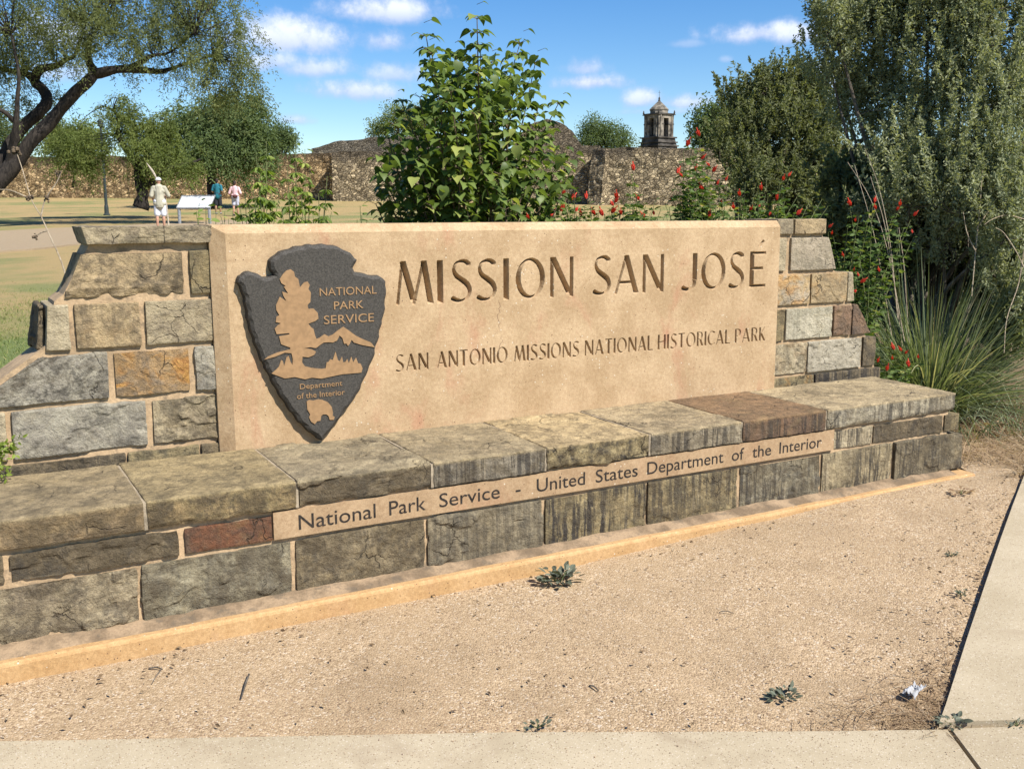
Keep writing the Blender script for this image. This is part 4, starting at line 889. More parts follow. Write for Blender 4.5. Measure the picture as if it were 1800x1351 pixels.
def build_left_tree():
    rng = np.random.RandomState(11); D = 37
    tr = thing('mesquite_tree', 'large leaning mesquite with black forked trunk spreading over the lawn', 'tree', G(-70, D))
    L = [[(-95, 415, D, 90), (-60, 390, D, 62), (-12, 340, D, 44), (25, 292, D, 34), (60, 245, D, 29), (92, 205, D, 27), (130, 173, D, 25), (155, 146, D, 23), (168, 128, D, 20)],
         [(168, 130, D, 24), (205, 124, D, 17), (245, 120, D + .5, 14), (282, 126, D + .8, 11), (305, 120, D + 1, 7), (335, 108, D + 1, 5), (375, 98, D + 1, 4)],
         [(224, 121, D + .3, 10), (250, 108, D, 10), (270, 98, D, 7), (300, 92, D, 5), (340, 60, D, 4)],
         [(168, 132, D, 22), (160, 110, D, 16), (154, 88, D - .3, 12), (160, 70, D - .5, 8), (175, 45, D - .5, 6), (200, 5, D - .6, 4)],
         [(-35, 335, D, 36), (2, 278, D + .3, 27), (38, 228, D + .7, 24), (72, 195, D + .9, 25), (82, 173, D + 1, 23), (72, 157, D + 1.2, 22), (60, 140, D + 1.3, 22), (74, 122, D + 1, 18), (100, 113, D + .9, 12), (118, 104, D + .9, 10), (132, 95, D + .9, 8), (150, 40, D + 1, 5)],
         [(60, 140, D + 1.3, 20), (40, 128, D + 1.5, 12), (10, 125, D + 1.8, 9), (-40, 110, D + 2, 7)],
         [(15, 300, D, 22), (28, 225, D - .6, 13), (30, 180, D - .8, 10), (33, 130, D - 1, 7), (20, 60, D - 1, 5)],
         [(30, 218, D - .5, 12), (5, 198, D - .8, 9), (-40, 180, D - 1, 7)]]
    L = [[(a, b, d, w_ * .84) for a, b, d, w_ in l] for l in L]; limb_tree(rng, tr, L, M_BARK, .22)
    B = [(60, 25, 95, 48, D), (150, 25, 80, 60, D - 1), (25, 75, 60, 38, D + 1.5), (20, 120, 45, 30, D + 1), (110, 80, 46, 26, D), (210, 45, 70, 55, D - .5), (280, 40, 70, 55, D), (345, 40, 65, 60, D + .5), (400, 60, 50, 50, D + .5), (330, 95, 60, 30, D), (400, 110, 52, 36, D + .5),
         (430, 135, 40, 30, D + .8), (355, 140, 34, 22, D + .8), (418, 28, 26, 30, D), (150, -50, 190, 60, D), (-70, 40, 110, 110, D), (330, -40, 110, 50, D), (30, 170, 40, 26, D + 1.5), (-60, 190, 70, 60, D), (400, 160, 36, 16, D + 1), (105, 160, 25, 14, D + 1.5)]
    cr, C = cloud_crown(rng, B, 900, 86, .13, .032, 'droop', 1.0, 'crown', M_MESQ, tr, .9)
    mb = MB(); st = [W(px, py, d) for l in L for px, py, d, w_ in l if w_ < 20]; twigs(mb, rng, st, C[::3], .03); mb.build('twigs', M_BARK, cr)
build_left_tree()
def build_second_tree():
    rng = np.random.RandomState(12); D = 45
    tr = thing('mesquite_tree', 'small crooked mesquite with a split black trunk by the old wall', 'tree', G(250, D))
    L = [[(246, 366, D, 27), (250, 345, D, 22), (251, 318, D, 20), (245, 300, D, 18), (232, 282, D, 14), (218, 262, D, 11), (208, 235, D, 9), (209, 210, D, 7), (200, 195, D, 5), (180, 186, D, 3)],
         [(251, 325, D, 16), (268, 318, D, 14), (292, 300, D + .5, 12), (300, 275, D + .8, 10), (296, 240, D + 1, 7), (300, 215, D + 1, 4)],
         [(285, 305, D, 9), (310, 292, D, 7), (340, 285, D, 5), (352, 280, D, 3)], [(247, 305, D, 9), (258, 285, D - .4, 7), (256, 262, D - .5, 4)],
         [(128, 330, D + 1, 4), (132, 300, D + 1, 3), (140, 275, D + 1, 2)]]
    limb_tree(rng, tr, L, M_BARK, .3, k=7)
    B = [(140, 255, 50, 26, D), (110, 240, 30, 18, D), (215, 190, 36, 26, D), (250, 255, 34, 22, D - .5), (285, 225, 40, 28, D + 1), (300, 265, 34, 22, D + .5), (330, 285, 28, 12, D), (235, 225, 30, 20, D), (270, 285, 22, 14, D - .5), (150, 285, 24, 10, D)]
    cr, C = cloud_crown(rng, B, 420, 70, .14, .042, 'droop', .9, 'crown', M_MESQ2, tr, .8)
    mb = MB(); st = [W(px, py, d) for l in L for px, py, d, w_ in l if w_ < 12]; twigs(mb, rng, st, C[::4], .035); mb.build('twigs', M_BARK, cr)
build_second_tree()
def far_tree(label, base_px, D, B, seed, n, mat, mode='ball', spread=.9, leaf=(.22, .10), trunk=.3, group='trees beyond the old wall'):
    rng = np.random.RandomState(seed); b = G(base_px, D); tr = thing('tree', label, 'tree', b, group)
    c = np.mean([W(x[0], x[1], x[4]) for x in B], 0); mb = MB()
    tube(mb, [b - [0, 0, .2], b + (c - b) * [.1, .1, .45] + rng.normal(size=3) * .2, c], [trunk, trunk * .75, trunk * .3], 8, 4, .2, seed)
    for x in B:
        e = W(x[0], x[1], x[4]); tube(mb, [b + (c - b) * [.1, .1, .5], (b + (c - b) * .6 + e) / 2, e], [trunk * .5, trunk * .35, trunk * .1], 6, 3)
    mb.build('trunk', M_BARK, tr, smooth=True); cloud_crown(rng, B, n, 42, leaf[0], leaf[1], mode, spread, 'crown', mat, tr, .8)
far_tree('broad drooping green tree, widest of those beyond the left wall', 375, 57, [(330, 205, 40, 36, 57), (385, 215, 50, 45, 57), (430, 220, 44, 50, 57), (455, 245, 28, 34, 57), (365, 255, 60, 26, 56), (420, 262, 50, 18, 56), (400, 180, 50, 26, 58), (445, 185, 24, 26, 58), (300, 235, 30, 22, 57)], 21, 700, M_FARLEAF, 'droop', 1.3, (.22, .075))
far_tree('small rounded tree beside the broad drooping tree, against open sky', 498, 92, [(492, 240, 22, 24, 92), (508, 250, 16, 14, 92), (480, 252, 16, 14, 92)], 22, 130, M_FARLEAF)
far_tree('bright green tree behind the leaning mesquite trunk', 110, 80, [(100, 250, 30, 26, 80), (135, 235, 36, 26, 80), (165, 250, 34, 26, 80), (85, 225, 24, 18, 80)], 23, 230, M_MESQ2)
far_tree('dark green tree at the far left edge', 10, 86, [(10, 235, 45, 28, 86), (-40, 230, 50, 40, 86), (50, 258, 26, 18, 86)], 24, 220, M_FARLEAF)
far_tree('pale tree mostly hidden by the leafy bush, over the ruin', 690, 96, [(668, 228, 24, 18, 96), (700, 205, 34, 26, 96), (740, 215, 40, 30, 96)], 25, 240, M_MESQ2)
far_tree('low rounded tree between the bush and the bell tower', 1068, 104, [(1045, 225, 26, 20, 104), (1070, 240, 34, 24, 104), (1095, 252, 22, 14, 104), (1035, 250, 28, 20, 104)], 26, 260, M_FARLEAF)
far_tree('green tree just right of the bell tower', 1255, 60, [(1246, 205, 22, 22, 60), (1265, 235, 40, 34, 60), (1290, 220, 36, 36, 60), (1235, 232, 14, 24, 60)], 27, 230, M_FARLEAF)

# ------------------------------------------------------------------ shrubs on the right
def shrub(name, label, base, B, seed, n, per, mat, leaf, spread, mode, barkmat, r0, ntw=3, cat='shrub'):
    rng = np.random.RandomState(seed); t = thing(name, label, cat, base)
    cr, C = cloud_crown(rng, B, n, per, leaf[0], leaf[1], mode, spread, 'foliage', mat, t, .8, .06 if mode == 'up' else .085)
    mb = MB(); st = []
    for x in B:
        e = W(*x[:2], x[4]); b = base + rng.normal(size=3) * [.12, .12, 0]; m = b + (e - b) * .5 + rng.normal(size=3) * .08 + [0, 0, .1]
        tube(mb, [b, m, e], [r0, r0 * .7, r0 * .3], 6, 5, .2, seed); st += [b + (m - b) * .6, m, m + (e - m) * .5, e]
    twigs(mb, rng, st, C[::ntw], r0 * .35); mb.build('stems', barkmat, t); return t
def GW(px, py, d): p = W(px, py, d); p[2] = float(g(p[0], p[1])); return p
shrub('sage_shrub', 'tall grey green shrub with upright leafy shoots filling the upper right', GW(1640, 400, 8.4),
      [(1470, 60, 50, 60, 8.0), (1460, 125, 48, 45, 8.2), (1540, 60, 70, 80, 8.2), (1540, 170, 60, 60, 8.3), (1630, 60, 80, 90, 8.0), (1640, 190, 70, 70, 8.0), (1720, 80, 70, 100, 7.8), (1760, 200, 70, 80, 7.6), (1700, 280, 70, 50, 7.6), (1600, 270, 60, 40, 8.0), (1780, 310, 50, 40, 7.4), (1560, 10, 90, 50, 8.3), (1700, 0, 110, 50, 8.0), (1850, 120, 90, 170, 7.8), (1650, -60, 150, 60, 8.2), (1490, 200, 40, 40, 8.4), (1525, 240, 36, 30, 8.4), (1690, 330, 60, 40, 7.5), (1780, 360, 60, 40, 7.3), (1610, 320, 50, 36, 7.8), (1560, 300, 40, 30, 8), (1690, 375, 60, 40, 7.4), (1600, 365, 50, 34, 7.7), (1770, 420, 50, 40, 7.2), (1560, 390, 50, 40, 8.0), (1660, 430, 50, 40, 7.7), (1740, 480, 50, 40, 7.5), (1790, 540, 40, 40, 7.3)],
      31, 1900, 78, M_SAGE, (.034, .016), .34, 'up', M_BARK2, .028)
shrub('dark_shrub', 'dark rounded shrub left of the tall grey green shrub', GW(1350, 400, 10.8),
      [(1345, 180, 50, 36, 10.8), (1390, 165, 46, 36, 10.9), (1310, 225, 46, 44, 10.8), (1370, 240, 60, 50, 10.6), (1430, 190, 36, 50, 10.9), (1440, 260, 50, 50, 10.6), (1340, 300, 40, 28, 10.6), (1420, 300, 60, 34, 10.4), (1290, 185, 26, 26, 10.9), (1300, 300, 30, 30, 10.4), (1330, 350, 60, 40, 10.3), (1420, 360, 60, 40, 10.2), (1270, 260, 20, 30, 10.6)],
      32, 1000, 66, M_DARKLEAF, (.038, .018), .26, 'up', M_BARK2, .03)
shrub('dark_shrub', 'low shaded shrub at the foot of the tall grey green shrub', GW(1620, 520, 7.8),
      [(1500, 330, 60, 40, 8.6), (1580, 340, 70, 40, 8.4), (1670, 360, 70, 50, 8.2), (1760, 380, 70, 60, 8.0), (1500, 400, 60, 40, 8.4), (1600, 420, 70, 50, 8.4), (1700, 450, 70, 60, 8.2), (1790, 480, 60, 70, 7.8), (1560, 470, 60, 40, 8.2), (1780, 590, 50, 50, 7.4), (1560, 540, 70, 50, 8.6), (1660, 540, 70, 60, 8.6), (1740, 540, 60, 60, 8.2), (1470, 460, 50, 50, 9), (1500, 540, 40, 50, 9)],
      33, 2100, 46, M_DARKLEAF, (.050, .026), .20, 'up', M_BARK2, .02)

shrub('dark_shrub', 'dense dark thicket behind the grass clump, reaching the ground', GW(1600, 520, 10.5),
      [(1480, 400, 60, 60, 10), (1480, 500, 60, 70, 10), (1580, 400, 70, 70, 10), (1580, 520, 70, 80, 10), (1680, 420, 70, 70, 9.6), (1680, 540, 70, 80, 9.6), (1790, 420, 80, 80, 9.2), (1790, 550, 80, 80, 9.2), (1420, 420, 50, 60, 10.6)],
      34, 1500, 40, M_DARKLEAF, (.060, .034), .22, 'up', M_BARK2, .03)

# ------------------------------------------------------------------ leafy bush behind the panel
def build_bush():
    rng = np.random.RandomState(41); yo = .95; base = BY(835, yo)
    t = thing('leafy_bush', 'tall green bush with drooping heart shaped leaves behind the sign panel', 'bush', base); tops = [
        (838, 8), (845, 60), (745, 40), (770, 90), (800, 75), (920, 55), (945, 90), (880, 110), (735, 150), (700, 160), (690, 200), (820, 120), (860, 160), (900, 160), (950, 170), (990, 165), (760, 190), (670, 210), (720, 235), (800, 200), (930, 220), (975, 215), (1000, 245), (1010, 270), (660, 265), (700, 290), (760, 260), (840, 240), (890, 250), (960, 280), (665, 320), (720, 330), (780, 310), (850, 310), (920, 310), (980, 320), (690, 365), (750, 360), (820, 355), (890, 355), (950, 350), (1000, 300), (655, 345), (790, 140), (865, 90), (895, 200), (780, 240), (830, 180),
        (755, 70), (780, 130), (910, 120), (715, 195), (745, 290), (810, 280), (870, 200), (880, 290), (935, 260), (800, 330), (680, 240), (850, 270), (730, 265), (915, 345), (860, 340), (775, 345)]
    sb = MB(); P = []; A = []; Sz = []
    for (px, py) in tops:
        dy = yo + rng.uniform(-.42, .5); e = onY(px, py, S + dy); b = base + np.array([rng.normal() * .10, rng.normal() * .10, 0]); m = b + (e - b) * .55 + np.array([(e - b)[0] * -.12, 0, .12])
        Q = catmull(np.array([b, m, e]), 14); tube(sb, Q[::3], np.linspace(.012, .0025, len(Q[::3])), 5, 1)
        ln = np.linalg.norm(e - b); k = max(9, int(ln * 26)); tt = np.linspace(1, max(.25, 1 - .75 / ln), k); 
        for j, u in enumerate(tt):
            p = Q[int(u * (len(Q) - 1))]; tan = unit(Q[min(len(Q) - 1, int(u * (len(Q) - 1)) + 1)] - Q[max(0, int(u * (len(Q) - 1)) - 2)])
            az = j * 2.4 + rng.uniform(-.5, .5); side = np.array([math.cos(az), math.sin(az), 0]); d = unit(side * 1.0 + tan * .25 + [0, 0, -.30 - .3 * rng.rand()])
            stalk = p + unit(side + [0, 0, .4]) * rng.uniform(.015, .05)
            P.append(stalk); A.append(d); Sz.append(rng.uniform(.5, 1.25) * (.6 + .4 * min(1, (1 - u) * 5 + .35)))
            tube(sb, [p, stalk], [.0018, .0014], 3, 1, cap=False)
    # inner leaves that close the middle of the bush
    for px, py, rx, ry, n in ((830, 200, 80, 70, 120), (830, 310, 150, 65, 330), (800, 130, 50, 50, 80), (890, 150, 50, 50, 80)):
        for _ in range(n):
            a = np.clip(rng.normal(size=3) * .55, -1.05, 1.05); q = onY(px + a[0] * rx, py + a[1] * ry, S + yo + np.clip(a[2], -1, 1) * .45)
            if q[2] < .9: continue
            P.append(q); A.append(unit(rng.normal(size=3) * [1, 1, .4] + [0, 0, -.5])); Sz.append(rng.uniform(.6, 1.1))
    P = np.array(P); n = len(P); A = np.array(A); out = unit(A * [1, 1, 0] + 1e-5)
    mb = scatter(*HEART, P, A, np.array([0, 0, 1.]) + out * .5 + rng.normal(size=(n, 3)) * .28, .064 * np.array(Sz), rnd=rng.rand(n))
    sb.build('stems', M_STEM, t); mb.build('foliage', M_HEART, t, smooth=True)
build_bush()
OVAL = (np.array([(0, 0, 0), (.20, .2, .03), (.27, .45, .04), (.18, .75, 0), (0, 1, -.1), (-.18, .75, 0), (-.27, .45, .04), (-.20, .2, .03), (0, .45, -.02)]), [np.array([(0, 1, 8), (1, 2, 8), (2, 3, 8), (3, 4, 8), (4, 5, 8), (5, 6, 8), (6, 7, 8), (7, 0, 8)])])
def leafy_stems(rng, base, tops, yo, leaf, dens, sb, P, A, Sz, frac=.8, rs=.006, base_sp=.06):
    for (px, py) in tops:
        e = onY(px, py, S + yo + rng.uniform(-.15, .2)); b = base + np.array([rng.normal() * base_sp, rng.normal() * base_sp, 0]); m = b + (e - b) * .5 + np.array([(e - b)[0] * -.15, rng.normal() * .03, .06])
        Q = catmull(np.array([b, m, e]), 12); tube(sb, Q[::3], np.linspace(rs, rs * .3, len(Q[::3])), 4, 1)
        ln = np.linalg.norm(e - b); k = max(5, int(ln * dens))
        for j, u in enumerate(np.linspace(1, 1 - frac, k)):
            p = Q[int(u * (len(Q) - 1))]; az = j * 2.4 + rng.uniform(-.6, .6); s = np.array([math.cos(az), math.sin(az), 0])
            P.append(p + s * .008); A.append(unit(s + [0, 0, rng.uniform(-.4, .5)])); Sz.append(leaf * rng.uniform(.55, 1.2) * (.55 + .45 * min(1, (1 - u) * 6 + .3)))
def plant(name, label, base, tops, yo, seed, leaf, dens, mat, cat='plant', group=None, frac=.8, stem=None, droop=0., slim=1.):
    rng = np.random.RandomState(seed); t = thing(name, label, cat, base, group); sb = MB(); P = []; A = []; Sz = []
    leafy_stems(rng, base, tops, yo, leaf, dens, sb, P, A, Sz, frac); n = len(P)
    sb.build('stems', stem or M_GSTEM, t); scatter(*OVAL, np.array(P), np.array(A) - [0, 0, droop], np.array([0, 0, 1.]) + rng.normal(size=(n, 3)) * .5, np.array(Sz)[:, None] * [slim, 1, 1], rnd=rng.rand(n)).build('foliage', mat, t); return t
plant('sapling', 'taller yellow green sapling with drooping narrow leaves, left of the pair', BY(452, .75), [(468, 248), (450, 268), (440, 300), (462, 310), (430, 335), (478, 330), (450, 345), (470, 285), (438, 360), (490, 350), (408, 372), (388, 380), (420, 355)], .75, 51, .056, 110, M_SAP, droop=.7, slim=.75)
plant('sapling', 'thinner yellow green sapling with drooping narrow leaves, right of the pair', BY(530, .7), [(520, 252), (536, 262), (505, 290), (545, 300), (515, 325), (560, 340), (575, 310), (530, 345), (495, 365), (570, 365), (550, 375), (583, 372)], .7, 52, .052, 100, M_SAP, droop=.7, slim=.75)
plant('small_plant', 'small green leafy sprout before the distant white panel', BY(375, .5), [(350, 352), (362, 362), (345, 372), (395, 372), (380, 365), (402, 384), (368, 385)], .5, 53, .05, 26, M_SAP)
plant('small_plant', 'two leafed green sprout just left of the big bush', BY(636, .5), [(636, 378), (645, 386), (628, 386), (633, 362)], .5, 54, .06, 12, M_HEART)

# ------------------------------------------------------------------ red flowered shrubs along the sign
def flower_mesh():
    mb = MB(); rng = np.random.RandomState(5); n = 7; a = np.arange(n) * 2 * np.pi / n
    Ad = np.stack([np.cos(a) * .35, np.sin(a) * .35, np.ones(n)], -1)
    scatter(*OVAL, np.zeros((n, 3)), Ad, np.stack([np.cos(a), np.sin(a), 0 * a], -1), np.tile([.030, .036, .03], (n, 1)), mb, rnd=rng.rand(n))
    tube(mb, [(0, 0, .01), (.002, 0, .03), (.004, .001, .05)], [.003, .0025, .003], 5, 1, rnd=.9)
    o = mb.build('flower', M_RED); me = o.data; bpy.data.objects.remove(o); return me
FLOWER = flower_mesh()
def red_shrub(label, base_px, yo, tops, flowers, seed, leaf=.052, dens=85, yellow=()):
    rng = np.random.RandomState(seed); base = BY(base_px, yo)
    t = thing('flowering_shrub', label, 'shrub', base, 'red flowering shrubs along the sign'); sb = MB(); P = []; A = []; Sz = []
    leafy_stems(rng, base, list(tops) + [(a + rng.uniform(-6, 6), b + rng.uniform(2, 10)) for a, b in flowers], yo, leaf, dens, sb, P, A, Sz, .85, .005, .10); n = len(P)
    sb.build('stems', M_GSTEM, t); scatter(*OVAL, np.array(P), np.array(A), np.array([0, 0, 1.]) + rng.normal(size=(n, 3)) * .6, np.array(Sz), rnd=rng.rand(n)).build('foliage', M_TURK, t)
    for (px, py) in flowers:
        o = bpy.data.objects.new('flower', FLOWER); COL.objects.link(o); p = onY(px, py, S + yo + rng.uniform(-.2, .02)); sc = rng.uniform(.7, 1.25)
        mt = Matrix.Translation(Vector(p)) @ Matrix.Rotation(rng.uniform(-.7, .7), 4, 'X') @ Matrix.Rotation(rng.uniform(-.7, .7), 4, 'Y') @ Matrix.Scale(sc, 4)
        o.parent = t; o.matrix_parent_inverse = t.matrix_world.inverted(); o.matrix_world = mt
    return t
red_shrub('low sparse shrub with red blooms at the right foot of the big bush', 985, .85, [(960, 372), (1000, 350), (1020, 365), (975, 345), (1040, 380), (1010, 330)], [(990, 345), (1012, 372), (930, 385), (1030, 350), (1046, 378), (1004, 352), (1022, 380), (968, 380), (985, 372)], 61)
red_shrub('narrow dark leaved shrub with one bloom at its very tip', 1110, .85, [(1112, 306), (1108, 325), (1120, 345), (1100, 350), (1115, 370), (1095, 375), (1130, 372)], [(1114, 300), (1124, 352), (1080, 357), (1074, 375), (1135, 382), (1060, 380), (1092, 378), (1084, 350), (1150, 378), (1078, 362)], 62)
red_shrub('leafy shrub full of red blooms with a yellow leaf, before the bell tower', 1225, .95, [(1215, 240), (1225, 255), (1240, 275), (1205, 290), (1250, 300), (1222, 310), (1265, 310), (1195, 330), (1238, 335), (1275, 340), (1210, 355), (1255, 360), (1190, 370), (1230, 375), (1170, 375), (1220, 270), (1232, 320), (1210, 320), (1245, 345), (1200, 345), (1260, 380), (1215, 385)],
          [(1230, 240), (1207, 258), (1232, 280), (1248, 292), (1222, 300), (1260, 325), (1275, 318), (1236, 335), (1265, 358), (1212, 342), (1200, 310), (1246, 382), (1180, 355), (1190, 305), (1252, 303)], 63, .054, 85)
red_shrub('shrub with few blooms above the right end of the panel', 1335, .85, [(1310, 320), (1335, 330), (1320, 350), (1350, 345), (1370, 320), (1380, 350), (1300, 360), (1360, 375), (1400, 365), (1330, 378)], [(1334, 365), (1385, 310), (1376, 318), (1338, 335), (1352, 380), (1300, 345), (1318, 372), (1365, 352), (1400, 378), (1290, 368)], 64)
red_shrub('tall red flowering shrub rising beside the right wing wall', 1500, .75, [(1490, 400), (1510, 380), (1530, 360), (1500, 430), (1480, 450), (1530, 420), (1560, 410), (1590, 400), (1520, 460), (1550, 470), (1500, 480), (1600, 430), (1570, 450), (1490, 500), (1540, 500)],
          [(1537, 356), (1540, 368), (1496, 362), (1503, 390), (1582, 362), (1575, 370), (1605, 380), (1456, 400), (1462, 412), (1483, 452), (1500, 478), (1510, 486), (1546, 478), (1512, 497), (1503, 515), (1604, 410)], 65, .048, 80)
red_shrub('low red flowering shrub leaning over the right end of the bench', 1580, .42, [(1560, 635), (1580, 625), (1600, 640), (1575, 650), (1550, 645), (1610, 620), (1540, 655)], [(1569, 632), (1585, 617), (1572, 615), (1614, 630), (1542, 637), (1597, 645), (1558, 652), (1590, 622)], 66, .048, 80)

plant('low_bush', 'low green leafy fringe between the big bush and the bell tower', BY(1050, .8), [(x, y) for x, y in zip(range(955, 1175, 9), (368, 352, 372, 360, 345, 370, 355, 375, 362, 350, 372, 358, 376, 365, 352, 370, 360, 374, 356, 368, 362, 372, 350, 366, 374))], .8, 81, .05, 80, M_TURK, 'bush')
plant('low_bush', 'low green leafy fringe above the right end of the panel', BY(1290, .8), [(x, y) for x, y in zip(range(1170, 1470, 11), (362, 345, 370, 352, 360, 340, 366, 350, 362, 344, 368, 355, 348, 362, 350, 366, 342, 358, 370, 352, 364, 346, 360, 354, 368, 350, 362))], .9, 82, .05, 80, M_TURK, 'bush')

# ------------------------------------------------------------------ ornamental grass, dry stalks, dead brush
def build_grass_clump():
    rng = np.random.RandomState(71); base = BY(1640, .55); base = GW(1632, 700, 7.5)
    t = thing('grass_clump', 'large fountain shaped clump of blue green blades beside the bench', 'ornamental grass', base); n = 1700
    az = rng.uniform(0, 2 * np.pi, n); el = np.minimum(1.5, rng.uniform(.30, 1.5, n)); Dr = np.stack([np.cos(az) * np.cos(el), np.sin(az) * np.cos(el), np.sin(el)], -1)
    P = base + np.stack([np.cos(az), np.sin(az), 0 * az], -1) * rng.uniform(0, .24, (n, 1)); L = rng.uniform(.75, 1.42, n)
    blades(rng, P, Dr, L, rng.uniform(.008, .014, n), rng.uniform(.02, .5, n), 7).build('blades', M_GRASSB, t)
    sb = MB()
    for (a, b, c, d_, e, f_) in ((1575, 640, 1540, 430, 1502, 290), (1590, 640, 1560, 420, 1530, 310), (1600, 650, 1590, 480, 1580, 400)):
        tube(sb, [W(a, b, 7.3), W(c, d_, 7.3), W(e, f_, 7.4)], [.004, .003, .002], 5, 6)
    sb.build('flower_stalks', M_DRY, t)
build_grass_clump()
def dry_plant(label, lines, r, loc, mat=M_DRY, seeds=(), name='dead_stalk', sr=.012):
    t = thing(name, label, 'dead plant', loc); mb = MB()
    for L in lines:
        P = [W(*p) for p in L]; tube(mb, P, np.linspace(r, r * .45, len(P)), 5, 5)
    mb.build('stalk', mat, t)
    for s in seeds:
        m2 = MB(); rng = np.random.RandomState(int(s[0])); c = W(*s[:3]); q = s[3] if len(s) > 3 else sr
        for _ in range(14): sph(m2, c + rng.normal(size=3) * q * .5, q * rng.uniform(.25, .5), 6)
        m2.build('seed_head', M_STEM, t)
dry_plant('pale bare forked stem standing before the dark shrubs at right', [[(1708, 520, 7.2), (1715, 440, 7.2), (1722, 370, 7.2), (1727, 300, 7.2)], [(1718, 400, 7.2), (1735, 375, 7.2), (1750, 355, 7.2)], [(1714, 440, 7.2), (1700, 410, 7.2), (1693, 372, 7.2)]], .005, GW(1708, 640, 7.2))
dry_plant('arching bare twig at the right edge below the grey shrub', [[(1800, 385, 7), (1770, 378, 7), (1745, 385, 7), (1730, 395, 7)], [(1800, 470, 7), (1785, 440, 7), (1765, 410, 7), (1750, 400, 7)], [(1800, 440, 7), (1790, 500, 7), (1770, 560, 6.9), (1765, 620, 6.8)]], .0045, GW(1790, 640, 7))
dry_plant('two long reddish bare canes leaning over the grass clump', [[(1590, 600, 7.0), (1560, 440, 7.1), (1530, 350, 7.2), (1490, 285, 7.3)], [(1578, 560, 7.0), (1565, 430, 7.1), (1545, 330, 7.2), (1520, 260, 7.3)]], .0035, GW(1590, 640, 7.0), M_DRY)
dry_plant('dried brown stalk with seed heads rising past the left wing wall', [[(125, 520, 5.0), (108, 460, 5.0), (88, 415, 5.0), (72, 380, 5.0), (55, 350, 5.0), (40, 300, 5.05), (30, 270, 5.05)], [(72, 380, 5.0), (80, 350, 5.0), (100, 320, 5.0), (108, 300, 5.0)], [(55, 350, 5), (20, 335, 5), (0, 333, 5)], [(84, 405, 5.0), (72, 409, 5), (62, 416, 5.0)]], .0042, BY(130, .45),
          M_DRY, ((28, 266, 5.05, .026), (52, 349, 5.0, .016), (84, 348, 5.0, .015), (62, 416, 5.0, .014), (102, 304, 5.0, .014)), 'seed_stalk')
def build_brush():
    rng = np.random.RandomState(73); n = 4200; px = rng.uniform(1672, 1900, n); py = 685 + 135 * rng.rand(n) ** 1.2 + (px > 1780) * 40 * rng.rand(n)
    P = np.array([hit(a, b) for a, b in zip(px, py)]); az = rng.uniform(0, 2 * np.pi, n); el = rng.uniform(-.05, .6, n); Dr = np.stack([np.cos(az) * np.cos(el), np.sin(az) * np.cos(el), np.sin(el)], -1)
    o = blades(rng, P + [0, 0, .01], Dr, rng.uniform(.06, .36, n), rng.uniform(.002, .005, n), rng.uniform(0, .5, n), 4).build('dead_brush', M_STRAW); tag(o, kind='stuff')
    n = 420; px = rng.uniform(1560, 1820, n); py = rng.uniform(640, 705, n); P = np.array([GW(a, b, rng.uniform(6.4, 7.6)) for a, b in zip(px, py)])
    az = rng.uniform(0, 2 * np.pi, n); Dr = np.stack([np.cos(az) * .6, np.sin(az) * .6, np.ones(n)], -1)
    tag(blades(rng, P, Dr, rng.uniform(.15, .5, n), rng.uniform(.004, .008, n), rng.uniform(.1, .6, n), 5).build('undergrowth', M_GRASSB), kind='stuff')
    # dry grass caught in the corner of the pavements
    n = 900; u = rng.rand(n); v = rng.rand(n) ** 1.6; a, b, c = np.array(hit(1645, 1284)), np.array(hit(1380, 1296)), np.array(hit(1700, 1120))
    P = a + (b - a) * (u * v)[:, None] + (c - a) * ((1 - u) * v)[:, None] + rng.normal(size=(n, 3)) * [.02, .02, 0]; P[:, 2] = g(P[:, 0], P[:, 1]) + .006
    az = rng.uniform(0, 2 * np.pi, n); el = rng.uniform(0, .35, n); Dr = np.stack([np.cos(az) * np.cos(el), np.sin(az) * np.cos(el), np.sin(el)], -1)
    tag(blades(rng, P, Dr, rng.uniform(.03, .12, n), rng.uniform(.0014, .003, n), rng.uniform(0, .3, n), 3).build('dry_grass_litter', M_STRAW), kind='stuff')
build_brush()
def build_lawn_blades():
    rng = np.random.RandomState(75); n = 64000; px = 185 - 900 * rng.rand(n) ** 1.6; py = rng.uniform(450, 700, n)
    d = (RW @ np.stack([px - CX, py - CY, np.full(n, F)])).T; z = .12 * np.ones(n); P = CAM + d * ((z - H) / d[:, 2])[:, None]
    for _ in range(8): z = g(P[:, 0], P[:, 1]); P = CAM + d * ((z - H) / d[:, 2])[:, None]
    ok = (fbm(P, .7, 4, 3) > .30 + .35 * rng.rand(n)) & (P[:, 1] > S + .5) & ((P[:, 0] < -1.2) | (P[:, 1] > S + 1.4 + (P[:, 0] + 1.2) * .5)); P = P[ok]; n = len(P); Dr = rng.normal(size=(n, 3)) * [.5, .5, .1] + [0, 0, 1.]
    tag(blades(rng, P - [0, 0, .01], Dr, rng.uniform(.03, .075, n), rng.uniform(.004, .008, n), rng.uniform(.1, .5, n), 2).build('grass', M_LAWNB), kind='stuff')
build_lawn_blades()
